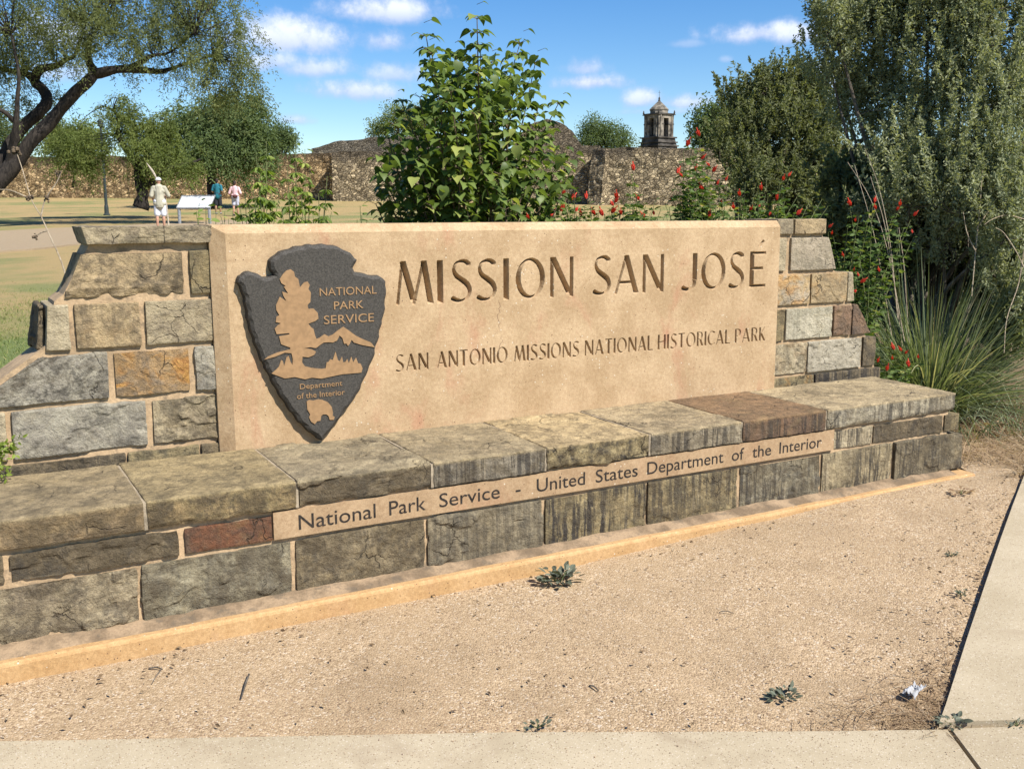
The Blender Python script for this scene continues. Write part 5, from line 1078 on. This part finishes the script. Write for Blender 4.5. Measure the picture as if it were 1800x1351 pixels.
def build_small_plants():
    rng = np.random.RandomState(77)
    # sprig hanging in at the left edge
    b = onY(-40, 830, S * .985); t = thing('leafy_sprig', 'yellow green sprig reaching in at the left edge over the bench', 'plant', b); sb = MB(); P = []; A = []; Sz = []
    for (px, py) in ((34, 772), (22, 782), (8, 790), (5, 805), (10, 822), (12, 836), (0, 812), (28, 795), (-10, 800)):
        e = onY(px, py, S * .975); Q = catmull(np.array([b, (b + e) / 2 + [0, 0, .03], e]), 8); tube(sb, Q[::2], np.linspace(.003, .001, len(Q[::2])), 4, 1)
        for j, q in enumerate(Q[4:]):
            for _ in range(3):
                s = rng.normal(size=3); P.append(q + s * .006); A.append(s); Sz.append(rng.uniform(.014, .026))
    sb.build('stems', M_GSTEM, t); n = len(P); scatter(*OVAL, np.array(P), np.array(A), rng.normal(size=(n, 3)) + [0, -.4, .8], np.array(Sz) * 1., rnd=.4 + .6 * rng.rand(n)).build('foliage', M_SAP, t)
    M_WEED = leaf_mat('grey_weed_leaf', (.055, .065, .045), (.16, .175, .13), None, .2, .2)
    for px, py, r, k, lab, ht in ((985, 1024, .085, 70, 'green weed growing against the middle of the footing', .05), (1378, 1228, .05, 46, 'small grey green weed in the gravel by the front pavement', .02), (1690, 1047, .035, 26, 'tiny weed in the gravel near the side pavement edge', .02), (1672, 978, .03, 22, 'flat grey weed higher up the gravel near the side pavement', .012),
                                  (1745, 765, .09, 40, 'grey tuft of dry leaves among the dead brush', .08), (1690, 868, .06, 30, 'brown flat weed at the right end of the footing', .015), (945, 1287, .04, 26, 'small weed at the edge of the front pavement', .012), (1672, 1281, .05, 34, 'green weed in the joint where the pavements meet', .012), (1786, 1284, .03, 18, 'green weed in the pavement joint at the right edge', .01)):
        c = hit(px, py); c[2] += .018 if py > 1270 else .004; t = thing('weed', lab, 'weed', c, 'weeds in the gravel'); az = rng.uniform(0, 2 * np.pi, k); rr = r * rng.rand(k) ** .6
        P = c + np.stack([np.cos(az) * rr, np.sin(az) * rr * .6, rng.rand(k) * ht], -1); A = np.stack([np.cos(az), np.sin(az), rng.uniform(.0, .9, k)], -1)
        scatter(*OVAL, P, A, rng.normal(size=(k, 3)) * .4 + [0, 0, 1], r * rng.uniform(.3, .6, k), rnd=rng.rand(k)).build('leaves', M_WEED if 'brown' not in lab and 'dry' not in lab else M_STRAW, t)
        mb = MB()
        for a in az[:6]: tube(mb, [c - [0, 0, .004], c + np.array([math.cos(a) * r * .5, math.sin(a) * r * .3, ht * .6 + .004])], [.0016, .001], 4, 1)
        mb.build('stems', M_GSTEM, t)
    for (a, b, lab, r) in (((438, 1186), (424, 1229), 'short straight dark stick lying on the gravel', .0035), ((262, 1176), (286, 1178), 'small bent stick lying near the left footing', .003), ((283, 1178), (268, 1202), 'thin twig lying under the small bent stick', .002), ((1036, 1206), (1052, 1216), 'little dark twig on the gravel in the middle', .003), ((866 + 400, 1010 + 66), (1290, 1080), 'tiny twig on the gravel right of the middle', .002)):
        p, q = hit(*a), hit(*b); mb = MB(); tube(mb, [p + [0, 0, .004], (p + q) / 2 + [.002, .003, .009], q + [0, 0, .005]], [r, r * .9, r * .6], 6, 4, .3, 3); o = mb.build('stick', M_BARK2); tag(o, lab, 'stick', 'sticks on the gravel')
    # crumpled white scrap in the corner
    c = hit(1606, 1226); bm = bmesh.new(); bmesh.ops.create_grid(bm, x_segments=12, y_segments=8, size=.5); rs = np.random.RandomState(3)
    for v in bm.verts:
        p = np.array(v.co); v.co = Vector((p[0] * .085, p[1] * .04, .014 + .07 * float(fbm(np.array([p[0] * 1., p[1], .3]), 5, 3, 4) - .4)))
    me = bpy.data.meshes.new('paper_scrap'); bm.to_mesh(me); bm.free(); me.materials.append(flat_mat('white_paper', (.33, .33, .33), .8, .1, 60)); o = bpy.data.objects.new('paper_scrap', me); COL.objects.link(o); o.location = Vector(c) + Vector((0, 0, .004)); o.rotation_euler.z = .3
    md = o.modifiers.new('thickness', 'SOLIDIFY'); md.thickness = .002
    tag(o, 'crumpled white scrap lying in dry grass at the pavement corner', 'litter')
build_small_plants()
# ------------------------------------------------------------------ the old mission wall, ruin and bell tower
def rubble_mat(name, lo, hi, top, zt, zspan, sc=4.2):
    m, w = new_mat(name); p = w.pos(); q = w.vmath('ADD', w.scale(p, (1, 1, 1.7)), w.scale(w.new('ShaderNodeTexNoise').outputs['Color'], (.0, .0, .0)))
    v = w.new('ShaderNodeTexVoronoi'); w.put(v.inputs['Vector'], q); v.inputs['Scale'].default_value = sc; k = w._sep(v.outputs['Color'])
    e = w.voro(q, sc, 'DISTANCE_TO_EDGE'); n = w.noise(p, 1.1, 6, .65); n2 = w.noise(p, 14, 5, .75)
    c = w.mix(k[0], lo, hi); c = w.mix(w.math('GREATER_THAN', k[1], .8), c, tuple(x * 1.45 for x in hi)); c = w.mix(w.math('MULTIPLY', w.math('LESS_THAN', k[2], .22), .7), c, tuple(x * .4 for x in lo))
    c = w.mix(w.step(e, .0, .09, 1, 0), c, tuple(x * .6 for x in lo)); c = w.mix(1, c, w.mix(n2, (.52,) * 3, (1.48,) * 3), 'MULTIPLY')
    # black weathering that hangs from the wall top in ragged tongues
    z = w._sep(p)[2]; d = w.math('SUBTRACT', zt, z); tongue = w.noise(w.scale(p, (1, 1, .25)), 1.3, 6, .7)
    s = w.step(w.math('SUBTRACT', w.math('MULTIPLY_ADD', tongue, 2.2 * zspan, -.55 * zspan), d), -.25 * zspan, .3 * zspan)
    c = w.mix(w.math('MULTIPLY', s, .82), c, w.mix(k[0], tuple(x * .5 for x in top), top))
    w.put(w.bsdf.inputs['Base Color'], c); w.put(w.bsdf.inputs['Normal'], w.bump(w.math('MULTIPLY_ADD', w.step(e, 0, .15), 1., n2), 1., .12)); return m
def rubble_wall(name, label, a, b, tops, mat, thick=.7, seed=0, res=.16, group=None, cap=None, lean=.0):
    """thick wall of rough stone from ground point a to b; tops = heights (metres above sea of the scene) along it"""
    a, b = np.array(a), np.array(b); d = (b - a)[:2]; L = np.linalg.norm(d); d = d / L; nrm = np.array([-d[1], d[0]]); nrm = nrm if nrm @ (a + b)[:2] < 0 else -nrm   # towards the viewer
    nx = int(L / res); u = np.linspace(0, 1, nx + 1); zt = np.interp(u, np.linspace(0, 1, len(tops)), tops)
    x = a[0] + d[0] * L * u; y = a[1] + d[1] * L * u; zb = g(x, y) - .3
    zt = zt + (fbm(np.stack([x, y, 0 * x], -1), .8, 4, seed) - .5) * .22
    nz = max(6, int((zt - zb).max() / res)); v = np.linspace(0, 1, nz + 1); U, V = np.meshgrid(u, v); Z = zb[None] * (1 - V) + zt[None] * V
    X = x[None] + 0 * V; Y = y[None] + 0 * V; P = np.stack([X, Y, Z], -1); off = (fbm(P, 2.2, 3, seed + 1) - .5) * .22 + (fbm(P, .35, 2, seed + 2) - .5) * .2 + lean * (1 - V)
    fr = P + np.concatenate([nrm, [0]]) * off[..., None]; bk = P - np.concatenate([nrm, [0]]) * thick
    G1 = np.concatenate([fr, bk[::-1]], 0).reshape(-1, 3); n = nx + 1; R = 2 * (nz + 1)
    i = (np.arange(R - 1)[:, None] * n + np.arange(nx)[None]).ravel(); fs = [np.stack([i, i + 1, i + n + 1, i + n], -1)]
    ends = []
    for c in (0, nx):
        ends += [(k * n + c, (k + 1) * n + c, (R - 2 - k) * n + c, (R - 1 - k) * n + c) for k in range(nz)]
    o = mesh_obj(name, G1, fs + [np.array(ends)], mat)
    tag(o, label, 'wall' if cap is None else cap, group); return o
def zat(px, py, d): return W(px, py, d)[2]
M_RUB = rubble_mat('tan_rubble', (.33, .215, .10), (.54, .385, .205), (.16, .115, .07), 5.75, 1.0)
M_RUB2 = rubble_mat('grey_rubble', (.25, .195, .12), (.45, .36, .225), (.155, .125, .09), 5.7, 1.3)
M_RUB3 = rubble_mat('dark_rubble', (.19, .16, .115), (.36, .305, .215), (.16, .14, .11), 7.0, 1.2)
rubble_wall('perimeter_wall', 'long tan rubble stone wall across the lawn behind the mesquites', G(-330, 80), G(584, 68), [zat(-330, 281, 80), zat(60, 278, 76.5), zat(370, 273, 71), zat(584, 272, 68)], M_RUB, seed=1)
rubble_wall('perimeter_wall', 'blackened rubble wall between the saplings and the leafy bush', G(586, 66.5), G(912, 64.6), [zat(586, 269, 66.5), zat(720, 267, 66), zat(912, 266, 64.6)], M_RUB2, seed=2)
rubble_wall('buttress', 'short stone pier at the wall corner right of the two saplings', G(582, 66.9), G(600, 66.6), [zat(582, 272, 66.9), zat(600, 270, 66.6)], M_RUB, thick=1.2, seed=3, res=.12, cap='pier')
rubble_wall('ruin_wall', 'higher dark ruin wall with a rounded corner, above the blackened wall', G(552, 82), G(800, 82), [zat(552, 262, 82), zat(560, 250, 82), zat(578, 244, 82), zat(640, 242, 82), zat(700, 241, 82), zat(800, 240, 82)], M_RUB3, thick=1.5, seed=4, cap='ruin')
rubble_wall('perimeter_wall', 'grey stained rubble wall below the bell tower', G(1062, 60), G(2000, 54), [zat(1062, 261, 60)] + [zat(1062, 263, 60)] * 6, M_RUB2, seed=5)
rubble_wall('perimeter_wall', 'rough rubble wall end just right of the leafy bush', G(900, 62), G(1052, 61), [zat(900, 262, 62), zat(1000, 256, 61.5), zat(1052, 259, 61)], M_RUB2, seed=6)
rubble_wall('buttress', 'stone buttress with a slanted foot right of the leafy bush', G(1040, 60.4), G(1064, 59.7), [zat(1040, 262, 60.4), zat(1064, 262, 59.7)], M_RUB2, thick=1.6, seed=7, res=.12, cap='pier', lean=.5)
def build_vault():
    b = G(962, 74); b2 = b - np.array([0, 0, .3]); t = thing('vaulted_ruin', 'rounded stone vault of a ruin peeping over the wall behind the leafy bush', 'ruin', b); mb = MB(); rng = np.random.RandomState(3)
    k, m = 40, 30; a = np.linspace(0, math.pi, k + 1); R = 72 * 74 / F; zt = zat(985, 213, 74) - b[2]; V = []
    for j in range(m + 1):
        for th in a:
            p = np.array([-R * math.cos(th), j * .3, zt * math.sin(th) ** .75]); q = b + RT * p[0] + FWH * p[1] + [0, 0, p[2]]; V.append(q)
    V = np.array(V); V += (fbm(V, 1.6, 3, 5)[:, None] - .5) * .35 * unit(V - b)
    i = (np.arange(m)[:, None] * (k + 1) + np.arange(k)[None]).ravel(); mb.add(V, [np.stack([i, i + 1, i + k + 2, i + k + 1], -1)])
    mb.build('roof', M_RUB3, t); m2 = MB(); f = V[:k + 1] - FWH * .05; c = b.copy(); m2.add(np.vstack([f, c[None]]), np.array([(j, j + 1, k + 1) for j in range(k)])); m2.build('end_wall', M_RUB2, t)
build_vault()
# square drain hole in the right wall: a small framed recess
def build_tower():
    D = 122; s = D / F; b = G(1155, D); t = thing('bell_tower', 'old stone bell tower with stepped base, pyramid roof and iron cross', 'tower', b, None)
    def zz(y): return zat(1155, y, D)
    c, s_ = math.cos(math.radians(36)), math.sin(math.radians(36)); ax = RT * c + FWH * s_; ay = -RT * s_ + FWH * c
    o3 = np.array([b[0], b[1], 0])
    def T(v): v = np.asarray(v, float).reshape(-1, 3); return o3 + v[:, :1] * ax + v[:, 1:2] * ay + v[:, 2:] * np.array([0, 0, 1.])
    K = 1 / (c + s_)
    def sq(mb, h0, h1, y0, y1, cx=0, cy=0):
        a0, a1 = h0 * s * K, h1 * s * K
        v = [(cx + i * a, cy + j * a, z) for a, z in ((a0, zz(y0)), (a1, zz(y1))) for i, j in ((-1, -1), (1, -1), (1, 1), (-1, 1))]
        mb.add(T(v), np.array([(0, 3, 2, 1), (4, 5, 6, 7), (0, 1, 5, 4), (1, 2, 6, 5), (2, 3, 7, 6), (3, 0, 4, 7)]))
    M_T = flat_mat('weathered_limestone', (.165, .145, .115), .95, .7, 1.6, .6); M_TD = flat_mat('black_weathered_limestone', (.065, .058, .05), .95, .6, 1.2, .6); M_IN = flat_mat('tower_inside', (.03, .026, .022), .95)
    m = MB(); sq(m, 33, 32, 330, 259.8); m.build('base', M_TD, t)
    m = MB(); sq(m, 35, 35, 259.7, 257.5); sq(m, 31, 30, 257.4, 253.6); sq(m, 33, 33, 253.5, 251.3); sq(m, 29, 28, 251.2, 245.6); sq(m, 31.5, 31.5, 245.5, 243.2); m.build('stepped_plinth', M_TD, t)
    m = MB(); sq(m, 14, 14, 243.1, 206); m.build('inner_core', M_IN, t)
    A = 25 * s * K
    for i, j in ((-1, -1), (1, -1), (1, 1), (-1, 1)):
        m = MB(); w_ = A * .34; cx, cy = i * (A - w_), j * (A - w_); sq(m, w_ / s / K, w_ / s / K, 243.1, 206.1, cx, cy)
        for dx, dy in ((1, 0), (0, 1)):
            p = T([(cx + i * w_ * (1.0 if dx else .2), cy + j * w_ * (1.0 if dy else .2), zz(243))])[0]; q = p.copy(); q[2] = zz(206.2); tube(m, [p, q], [w_ * .34, w_ * .30], 8, 1)
        m.build('corner_pier', M_T, t); m = MB(); sq(m, w_ / s / K + .9, w_ / s / K + .9, 222.4, 220.4, cx, cy); m.build('string_course', M_TD, t)
    m = MB(); sq(m, 25.2, 25.2, 211.5, 206.05); m.build('lintel', M_T, t)
    # right face closed with a small round window, left face open
    m = MB(); v = A - .12; m.add(T([(v, -A * .4, zz(243)), (v, A * .4, zz(243)), (v, A * .4, zz(211)), (v, -A * .4, zz(211))]), np.array([(0, 1, 2, 3)])); m.build('infill_wall', M_T, t)
    p = T([(v + .04, 0, zz(216))])[0]; m = MB(); tube(m, [p - ax * .2, p + ax * .03], [2.6 * s, 2.6 * s], 14, 1); m.build('round_window', M_IN, t)
    m = MB(); sq(m, 28, 28.5, 206, 204.6); sq(m, 27, 27, 204.5, 203.2); m.build('cornice', M_TD, t)
    m = MB(); k = 8; R = [(16.5, 203.1), (16.5, 197.5), (17.5, 197.3), (17.5, 196), (9, 188), (1.6, 181.2)]; V = []
    for r, y in R:
        for q in range(k): a = 2 * math.pi * (q + .5) / k; V.append((r * s * math.cos(a), r * s * math.sin(a), zz(y)))
    m.add(T(V), [np.array([(i * k + q, i * k + (q + 1) % k, (i + 1) * k + (q + 1) % k, (i + 1) * k + q) for i in range(5) for q in range(k)]), np.array([[5 * k + q for q in range(k)]])]); m.build('roof', M_T, t)
    p = T([(0, 0, zz(181.3))])[0]; m = MB(); lathe(m, p, [(1.9 * s, 0), (2.1 * s, 1.2 * s), (1.2 * s, 2.4 * s), (1.7 * s, 3.6 * s), (1.2 * s, 5.5 * s), (.4 * s, 7 * s)], 10); m.build('finial', M_TD, t)
    m = MB(); q = p + [0, 0, 7 * s]; e = q + [0, 0, 10.5 * s]; tube(m, [q, e], [.32 * s, .22 * s], 6, 1); tube(m, [e - RT * 1.9 * s - [0, 0, 3.4 * s], e + RT * 1.9 * s - [0, 0, 3.4 * s]], [.22 * s, .22 * s], 6, 1); m.build('cross', M_TD, t)
    for i, j in ((-1, -1), (1, -1), (1, 1), (-1, 1)):
        p = T([(i * 26 * s * K, j * 26 * s * K, zz(203.2))])[0]; m = MB(); lathe(m, p, [(1.5 * s, 0), (1.7 * s, 1.6 * s), (.9 * s, 2.2 * s), (1.3 * s, 3.4 * s), (.3 * s, 5.6 * s)], 8); m.build('pinnacle', M_TD, t)
build_tower()

# ------------------------------------------------------------------ lamp post, wayside panel, people
def build_lamp():
    D = 50; b = G(188, D); t = thing('lamp_post', 'slim dark lamp post on the lawn beside the crooked mesquite', 'lamp post', b); h = zat(180, 228, D) - b[2]; m = flat_mat('dark_green_metal', (.035, .045, .045), .5)
    mb = MB(); lathe(mb, b, [(.16, -.1), (.16, .05), (.11, .08), (.10, .40), (.08, .5)], 14); mb.build('base', m, t)
    mb = MB(); tube(mb, [b + [0, 0, .5], b + [0, 0, h]], [.075, .05], 10, 1); mb.build('pole', m, t)
    mb = MB(); lathe(mb, b + [0, 0, h], [(.05, -.02), (.07, .06), (.13, .10), (.15, .32), (.16, .34), (.07, .44), (.02, .47)], 12); mb.build('lantern', m, t)
build_lamp()
def build_wayside():
    D = 39; b = G(341, D); t = thing('information_panel', 'tilted white information panel on two grey legs beside the path', 'panel', b); s = D / F; st = flat_mat('grey_steel', (.22, .23, .24), .5); wh = flat_mat('white_display', (.66, .67, .68), .5, .08, 3); pr = flat_mat('grey_print', (.40, .42, .44), .6)
    w_ = 28.5 * s; z0 = zat(341, 365, D) - b[2]; z1 = zat(341, 345, D) - b[2]; dp = (z1 - z0) * .85
    def P(u, v, k=0): return b + RT * (u * w_ + v * .10) + FWH * (v * dp) + np.array([0, 0, z0 + v * (z1 - z0) + k])
    mb = MB(); mb.add([P(-1, 0), P(1, 0), P(1, 1), P(-1, 1), P(-1, 0, -.05), P(1, 0, -.05), P(1, 1, -.05), P(-1, 1, -.05)], np.array([(0, 1, 2, 3), (7, 6, 5, 4), (0, 4, 5, 1), (1, 5, 6, 2), (2, 6, 7, 3), (3, 7, 4, 0)])); mb.build('display_board', wh, t)
    fr = MB(); tube(fr, [P(-1.02, -.03), P(1.02, -.03), P(1.02, 1.03), P(-1.02, 1.03), P(-1.02, -.03)], .035, 6, 1); fr.build('frame', st, t)
    # printed header strip and picture blocks (no legible writing at this size)
    q = MB()
    for u0, u1, v0, v1 in ((-.35, .95, .80, .93), (-.9, -.45, .55, .93), (.2, .95, .12, .4)): q.add([P(u0, v0, .004), P(u1, v0, .004), P(u1, v1, .004), P(u0, v1, .004)], np.array([(0, 1, 2, 3)]))
    q.build('print_block', pr, t)
    for u in (-.93, .93):
        mb = MB(); p = P(u, .08, -.05); tube(mb, [np.array([p[0], p[1], b[2] - .1]), p], [.06, .06], 8, 1); mb.build('leg', st, t)
build_wayside()
def caps(mb, pts, rad, k=10):
    tube(mb, pts, rad, k, 3 if len(pts) > 2 else 1)
    for p, r in ((pts[0], rad[0]), (pts[-1], rad[-1])): sph(mb, p, r, k)
def remesh(o, vox, it=3):
    m = o.modifiers.new('join', 'REMESH'); m.mode = 'VOXEL'; m.voxel_size = vox; m.use_smooth_shade = True
    s = o.modifiers.new('soften', 'SMOOTH'); s.factor = .5; s.iterations = it
def person(label, loc, h, face, skin, arms, hair, clothes, legs_apart=.10, stride=0., hat=None):
    """one continuous body; arms = [(elbow, wrist)] for left, right in body axes (x right, y forward, z up) at 1.75 m"""
    k = h / 1.75; fwd = np.array([math.cos(face), math.sin(face), 0]); rt = np.array([fwd[1], -fwd[0], 0])
    def T(p): p = np.asarray(p, float).reshape(-1, 3) * k; return loc + p[:, :1] * rt + p[:, 1:2] * fwd + p[:, 2:] * np.array([0, 0, 1.])
    def C(mb, pts, rad): caps(mb, T(pts), np.array(rad) * k)
    def E(mb, c, r): # ellipsoid in body axes
        v = MB(); sph(v, (0, 0, 0), (1, 1, 1), 12); q = v.v[0] * np.array(r) + np.array(c); mb.add(T(q), np.concatenate(list(v.f.values())[0]))
    B = MB()
    C(B, [(0, 0, .96), (0, .0, 1.08), (0, .01, 1.22), (0, 0, 1.38)], [.135, .125, .135, .12])
    for sx in (-1, 1): E(B, (sx * .075, 0, .95), (.10, .115, .12)); E(B, (sx * .09, .01, 1.30), (.085, .10, .11)); E(B, (sx * .165, 0, 1.40), (.06, .065, .065))
    C(B, [(0, 0, 1.42), (0, .015, 1.54)], [.062, .055]); E(B, (0, .02, 1.645), (.073, .092, .112)); E(B, (0, .06, 1.575), (.045, .045, .045))
    E(B, (0, .112, 1.635), (.013, .02, .022)); E(B, (0, .100, 1.592), (.026, .012, .008))
    for sx in (-1, 1): E(B, (sx * .074, .01, 1.635), (.012, .022, .032)); E(B, (sx * .03, .094, 1.655), (.014, .012, .009))
    hands = []
    for sx, (el, wr) in zip((-1, 1), arms):
        el, wr = np.array(el), np.array(wr); sh = np.array([sx * .185, 0, 1.395]); C(B, [sh, (sh + el) / 2, el], [.055, .050, .041]); C(B, [el, (el * .5 + wr * .5), wr], [.041, .038, .027])
        d = unit(wr - el); n = unit(np.cross(d, [0, 1., .3])); m2 = np.cross(n, d); pc = wr + d * .05
        C(B, [wr, pc, wr + d * .085], [.026, .034, .032]); hands.append(wr + d * .09)
        for q, ln in ((-1.5, .065), (-.5, .08), (.5, .078), (1.5, .06)):
            a = wr + d * .085 + m2 * q * .019; C(B, [a, a + d * ln * .55 + n * .008 * sx, a + d * ln * .9 + n * .028 * sx], [.0105, .010, .0085])
        a = wr + d * .03 + m2 * .03; C(B, [a, a + m2 * .028 + d * .028, a + m2 * .034 + d * .062], [.013, .012, .010])
    feet = []
    for sx in (-1, 1):
        y = sx * stride; hp = np.array([sx * .09, 0, .90]); kn = np.array([sx * (legs_apart * .5 + .05), y * .45 + .02, .49]); an = np.array([sx * legs_apart, y, .075])
        C(B, [hp, hp * .5 + kn * .5 + [sx * .008, .01, 0], kn], [.092, .078, .056]); C(B, [kn, kn * .6 + an * .4 + [0, -.022, 0], an], [.054, .056, .036]); C(B, [an + [0, -.02, -.035], an + [sx * .02, .14, -.045]], [.036, .030]); feet.append(an)
    o = B.build('person', skin); remesh(o, .0085); tag(o, label, 'person', None)
    def cloth(name, fn, mat, vox=.011, it=4):
        m = MB(); fn(m); c = m.build(name, mat, o); remesh(c, vox, it); return c
    def shirt(m, pad=.02, sleeve=.75, length=.86):
        C(m, [(0, 0, length), (0, 0, 1.0), (0, .0, 1.10), (0, .01, 1.24), (0, 0, 1.40)], [.150 + pad, .145 + pad, .130 + pad, .137 + pad, .118 + pad])
        for sx in (-1, 1): E(m, (sx * .085, -.005, length + .06), (.105 + pad, .12 + pad, .10)); E(m, (sx * .09, .01, 1.30), (.09 + pad, .105 + pad, .12)); E(m, (sx * .165, 0, 1.405), (.062 + pad * .8, .068 + pad * .8, .066 + pad * .5))
        for sx, (el, wr) in zip((-1, 1), arms):
            sh = np.array([sx * .185, 0, 1.395]); e = sh + (np.array(el) - sh) * min(1, sleeve); C(m, [sh, e], [.062 + pad * .6, .056 + pad * .6])
            if sleeve > 1: C(m, [np.array(el), np.array(el) + (np.array(wr) - np.array(el)) * (sleeve - 1)], [.050 + pad * .4, .042 + pad * .4])
    def shorts(m, pad=.02, to=.50):
        C(m, [(0, 0, .90), (0, 0, 1.03)], [.140 + pad, .138 + pad])
        for sx in (-1, 1):
            y = sx * stride; hp = np.array([sx * .09, 0, .92]); kn = np.array([sx * (legs_apart * .5 + .05), y * .45 + .02, .49]); e = hp + (kn - hp) * ((.92 - to) / .43); E(m, (sx * .08, 0, .94), (.105 + pad, .12 + pad, .12)); C(m, [hp, e], [.098 + pad * .6, .078 + pad])
    def shoe(m, an): C(m, [an + np.array([0, -.035, -.03]), an + np.array([0, .06, -.032]), an + np.array([.0, .15, -.04])], [.046, .045, .036])
    for nm, args, mat in clothes:
        if nm in ('shirt', 'vest'): cloth(nm, lambda m: shirt(m, *args), mat)
        elif nm == 'shorts': cloth(nm, lambda m: shorts(m, *args), mat)
        elif nm == 'shoe':
            for a in feet: cloth('shoe', lambda m, a=a: shoe(m, a), mat)
    if hair: cloth('hair', lambda m: (E(m, (0, .0, 1.685), (.083, .098, .088)), E(m, (0, -.04, 1.63), (.076, .06, .08))), hair, .009)
    if hat: cloth('hat', lambda m: (E(m, (0, .01, 1.70), (.092, .108, .075)), E(m, (0, .02, 1.685), (.125, .145, .016))), hat, .009, 2)
    return o, T, hands
def build_people():
    skin = flat_mat('skin', (.42, .235, .16), .6, .08); skin2 = flat_mat('tanned_skin', (.33, .18, .115), .6, .08)
    f0 = math.atan2(FWH[1], FWH[0])
    v = flat_mat('khaki_cloth', (.36, .34, .26), .9, .12, 9, .3); w_ = flat_mat('white_cloth', (.60, .61, .64), .9, .06, 9, .3); sho = flat_mat('grey_shoe', (.22, .21, .20), .7)
    b = GW(283, 395, 35.5)
    o, T, hands = person('person in khaki shirt, white hat and white shorts standing with a tall pole', b, 1.74, f0 + .25, skin, [((-.26, -.06, 1.13), (-.22, .16, .98)), ((.30, .05, 1.14), (.20, .27, 1.12))], None,
        [('shirt', (.035, 1.15, .80), v), ('shorts', (.03, .50), w_), ('shoe', (), sho)], .11, .03, w_)
    # tall pole held in the right hand
    hnd = T([tuple(hands[1])])[0]; ft = T([(.24, .27, 0)])[0]; ft[2] = float(g(ft[0], ft[1])); dirv = unit(hnd + RT * -.02 - ft); top = ft + dirv * 2.28 - RT * .46
    t = thing('walking_pole', 'tall pale pole with a feathered tip held by the person in khaki', 'pole', ft); mb = MB(); pm = flat_mat('pale_pole', (.36, .31, .24), .7)
    tube(mb, [ft, hnd, ft + dirv * 1.75 - RT * .19], [.030, .024, .022], 8, 4); mb.build('shaft', pm, t); mb = MB(); tube(mb, [ft + dirv * 1.72 - RT * .18, ft + dirv * 1.95 - RT * .27, ft + dirv * 2.1 - RT * .35, top], [.024, .04, .032, .008], 8, 4); mb.build('tip', pm, t)
    teal = flat_mat('teal_cloth', (.016, .125, .165), .85, .15, 9, .3); blk = flat_mat('dark_cloth', (.022, .024, .03), .9, .2, 9); hair = flat_mat('dark_hair', (.03, .02, .015), .7)
    b = GW(384, 375, 51); person('person in teal shirt and dark shorts walking away on the path', b, 1.74, f0 - .05, skin2, [((-.25, -.05, 1.13), (-.19, .17, 1.02)), ((.25, -.05, 1.13), (.19, .17, 1.02))], hair, [('shirt', (.02, .8, .87), teal), ('shorts', (.025, .47), blk), ('shoe', (), sho)], .09, .08)
    pink = flat_mat('pink_cloth', (.62, .40, .42), .85, .10, 9, .3); lav = flat_mat('pale_lavender_cloth', (.42, .43, .52), .9, .1, 9)
    b = GW(415, 378, 48.5); o, T, hands = person('person in pink top and pale shorts walking away with a dark waist bag', b, 1.62, f0 + .05, skin, [((-.29, -.03, 1.14), (-.26, .12, .98)), ((.29, -.05, 1.14), (.25, .05, .93))], hair, [('shirt', (.02, 1.1, .98), pink), ('shorts', (.02, .58), lav), ('shoe', (), blk)], .09, .07)
    m = MB(); br = flat_mat('dark_red_leather', (.07, .022, .02), .6); q = T([(.03, -.19, .98)])[0]; sph(m, q, (.13, .09, .085), 12); c = m.build('waist_bag', br); tag(c, 'small dark red bag worn at the waist of the person in pink', 'bag')
build_people()
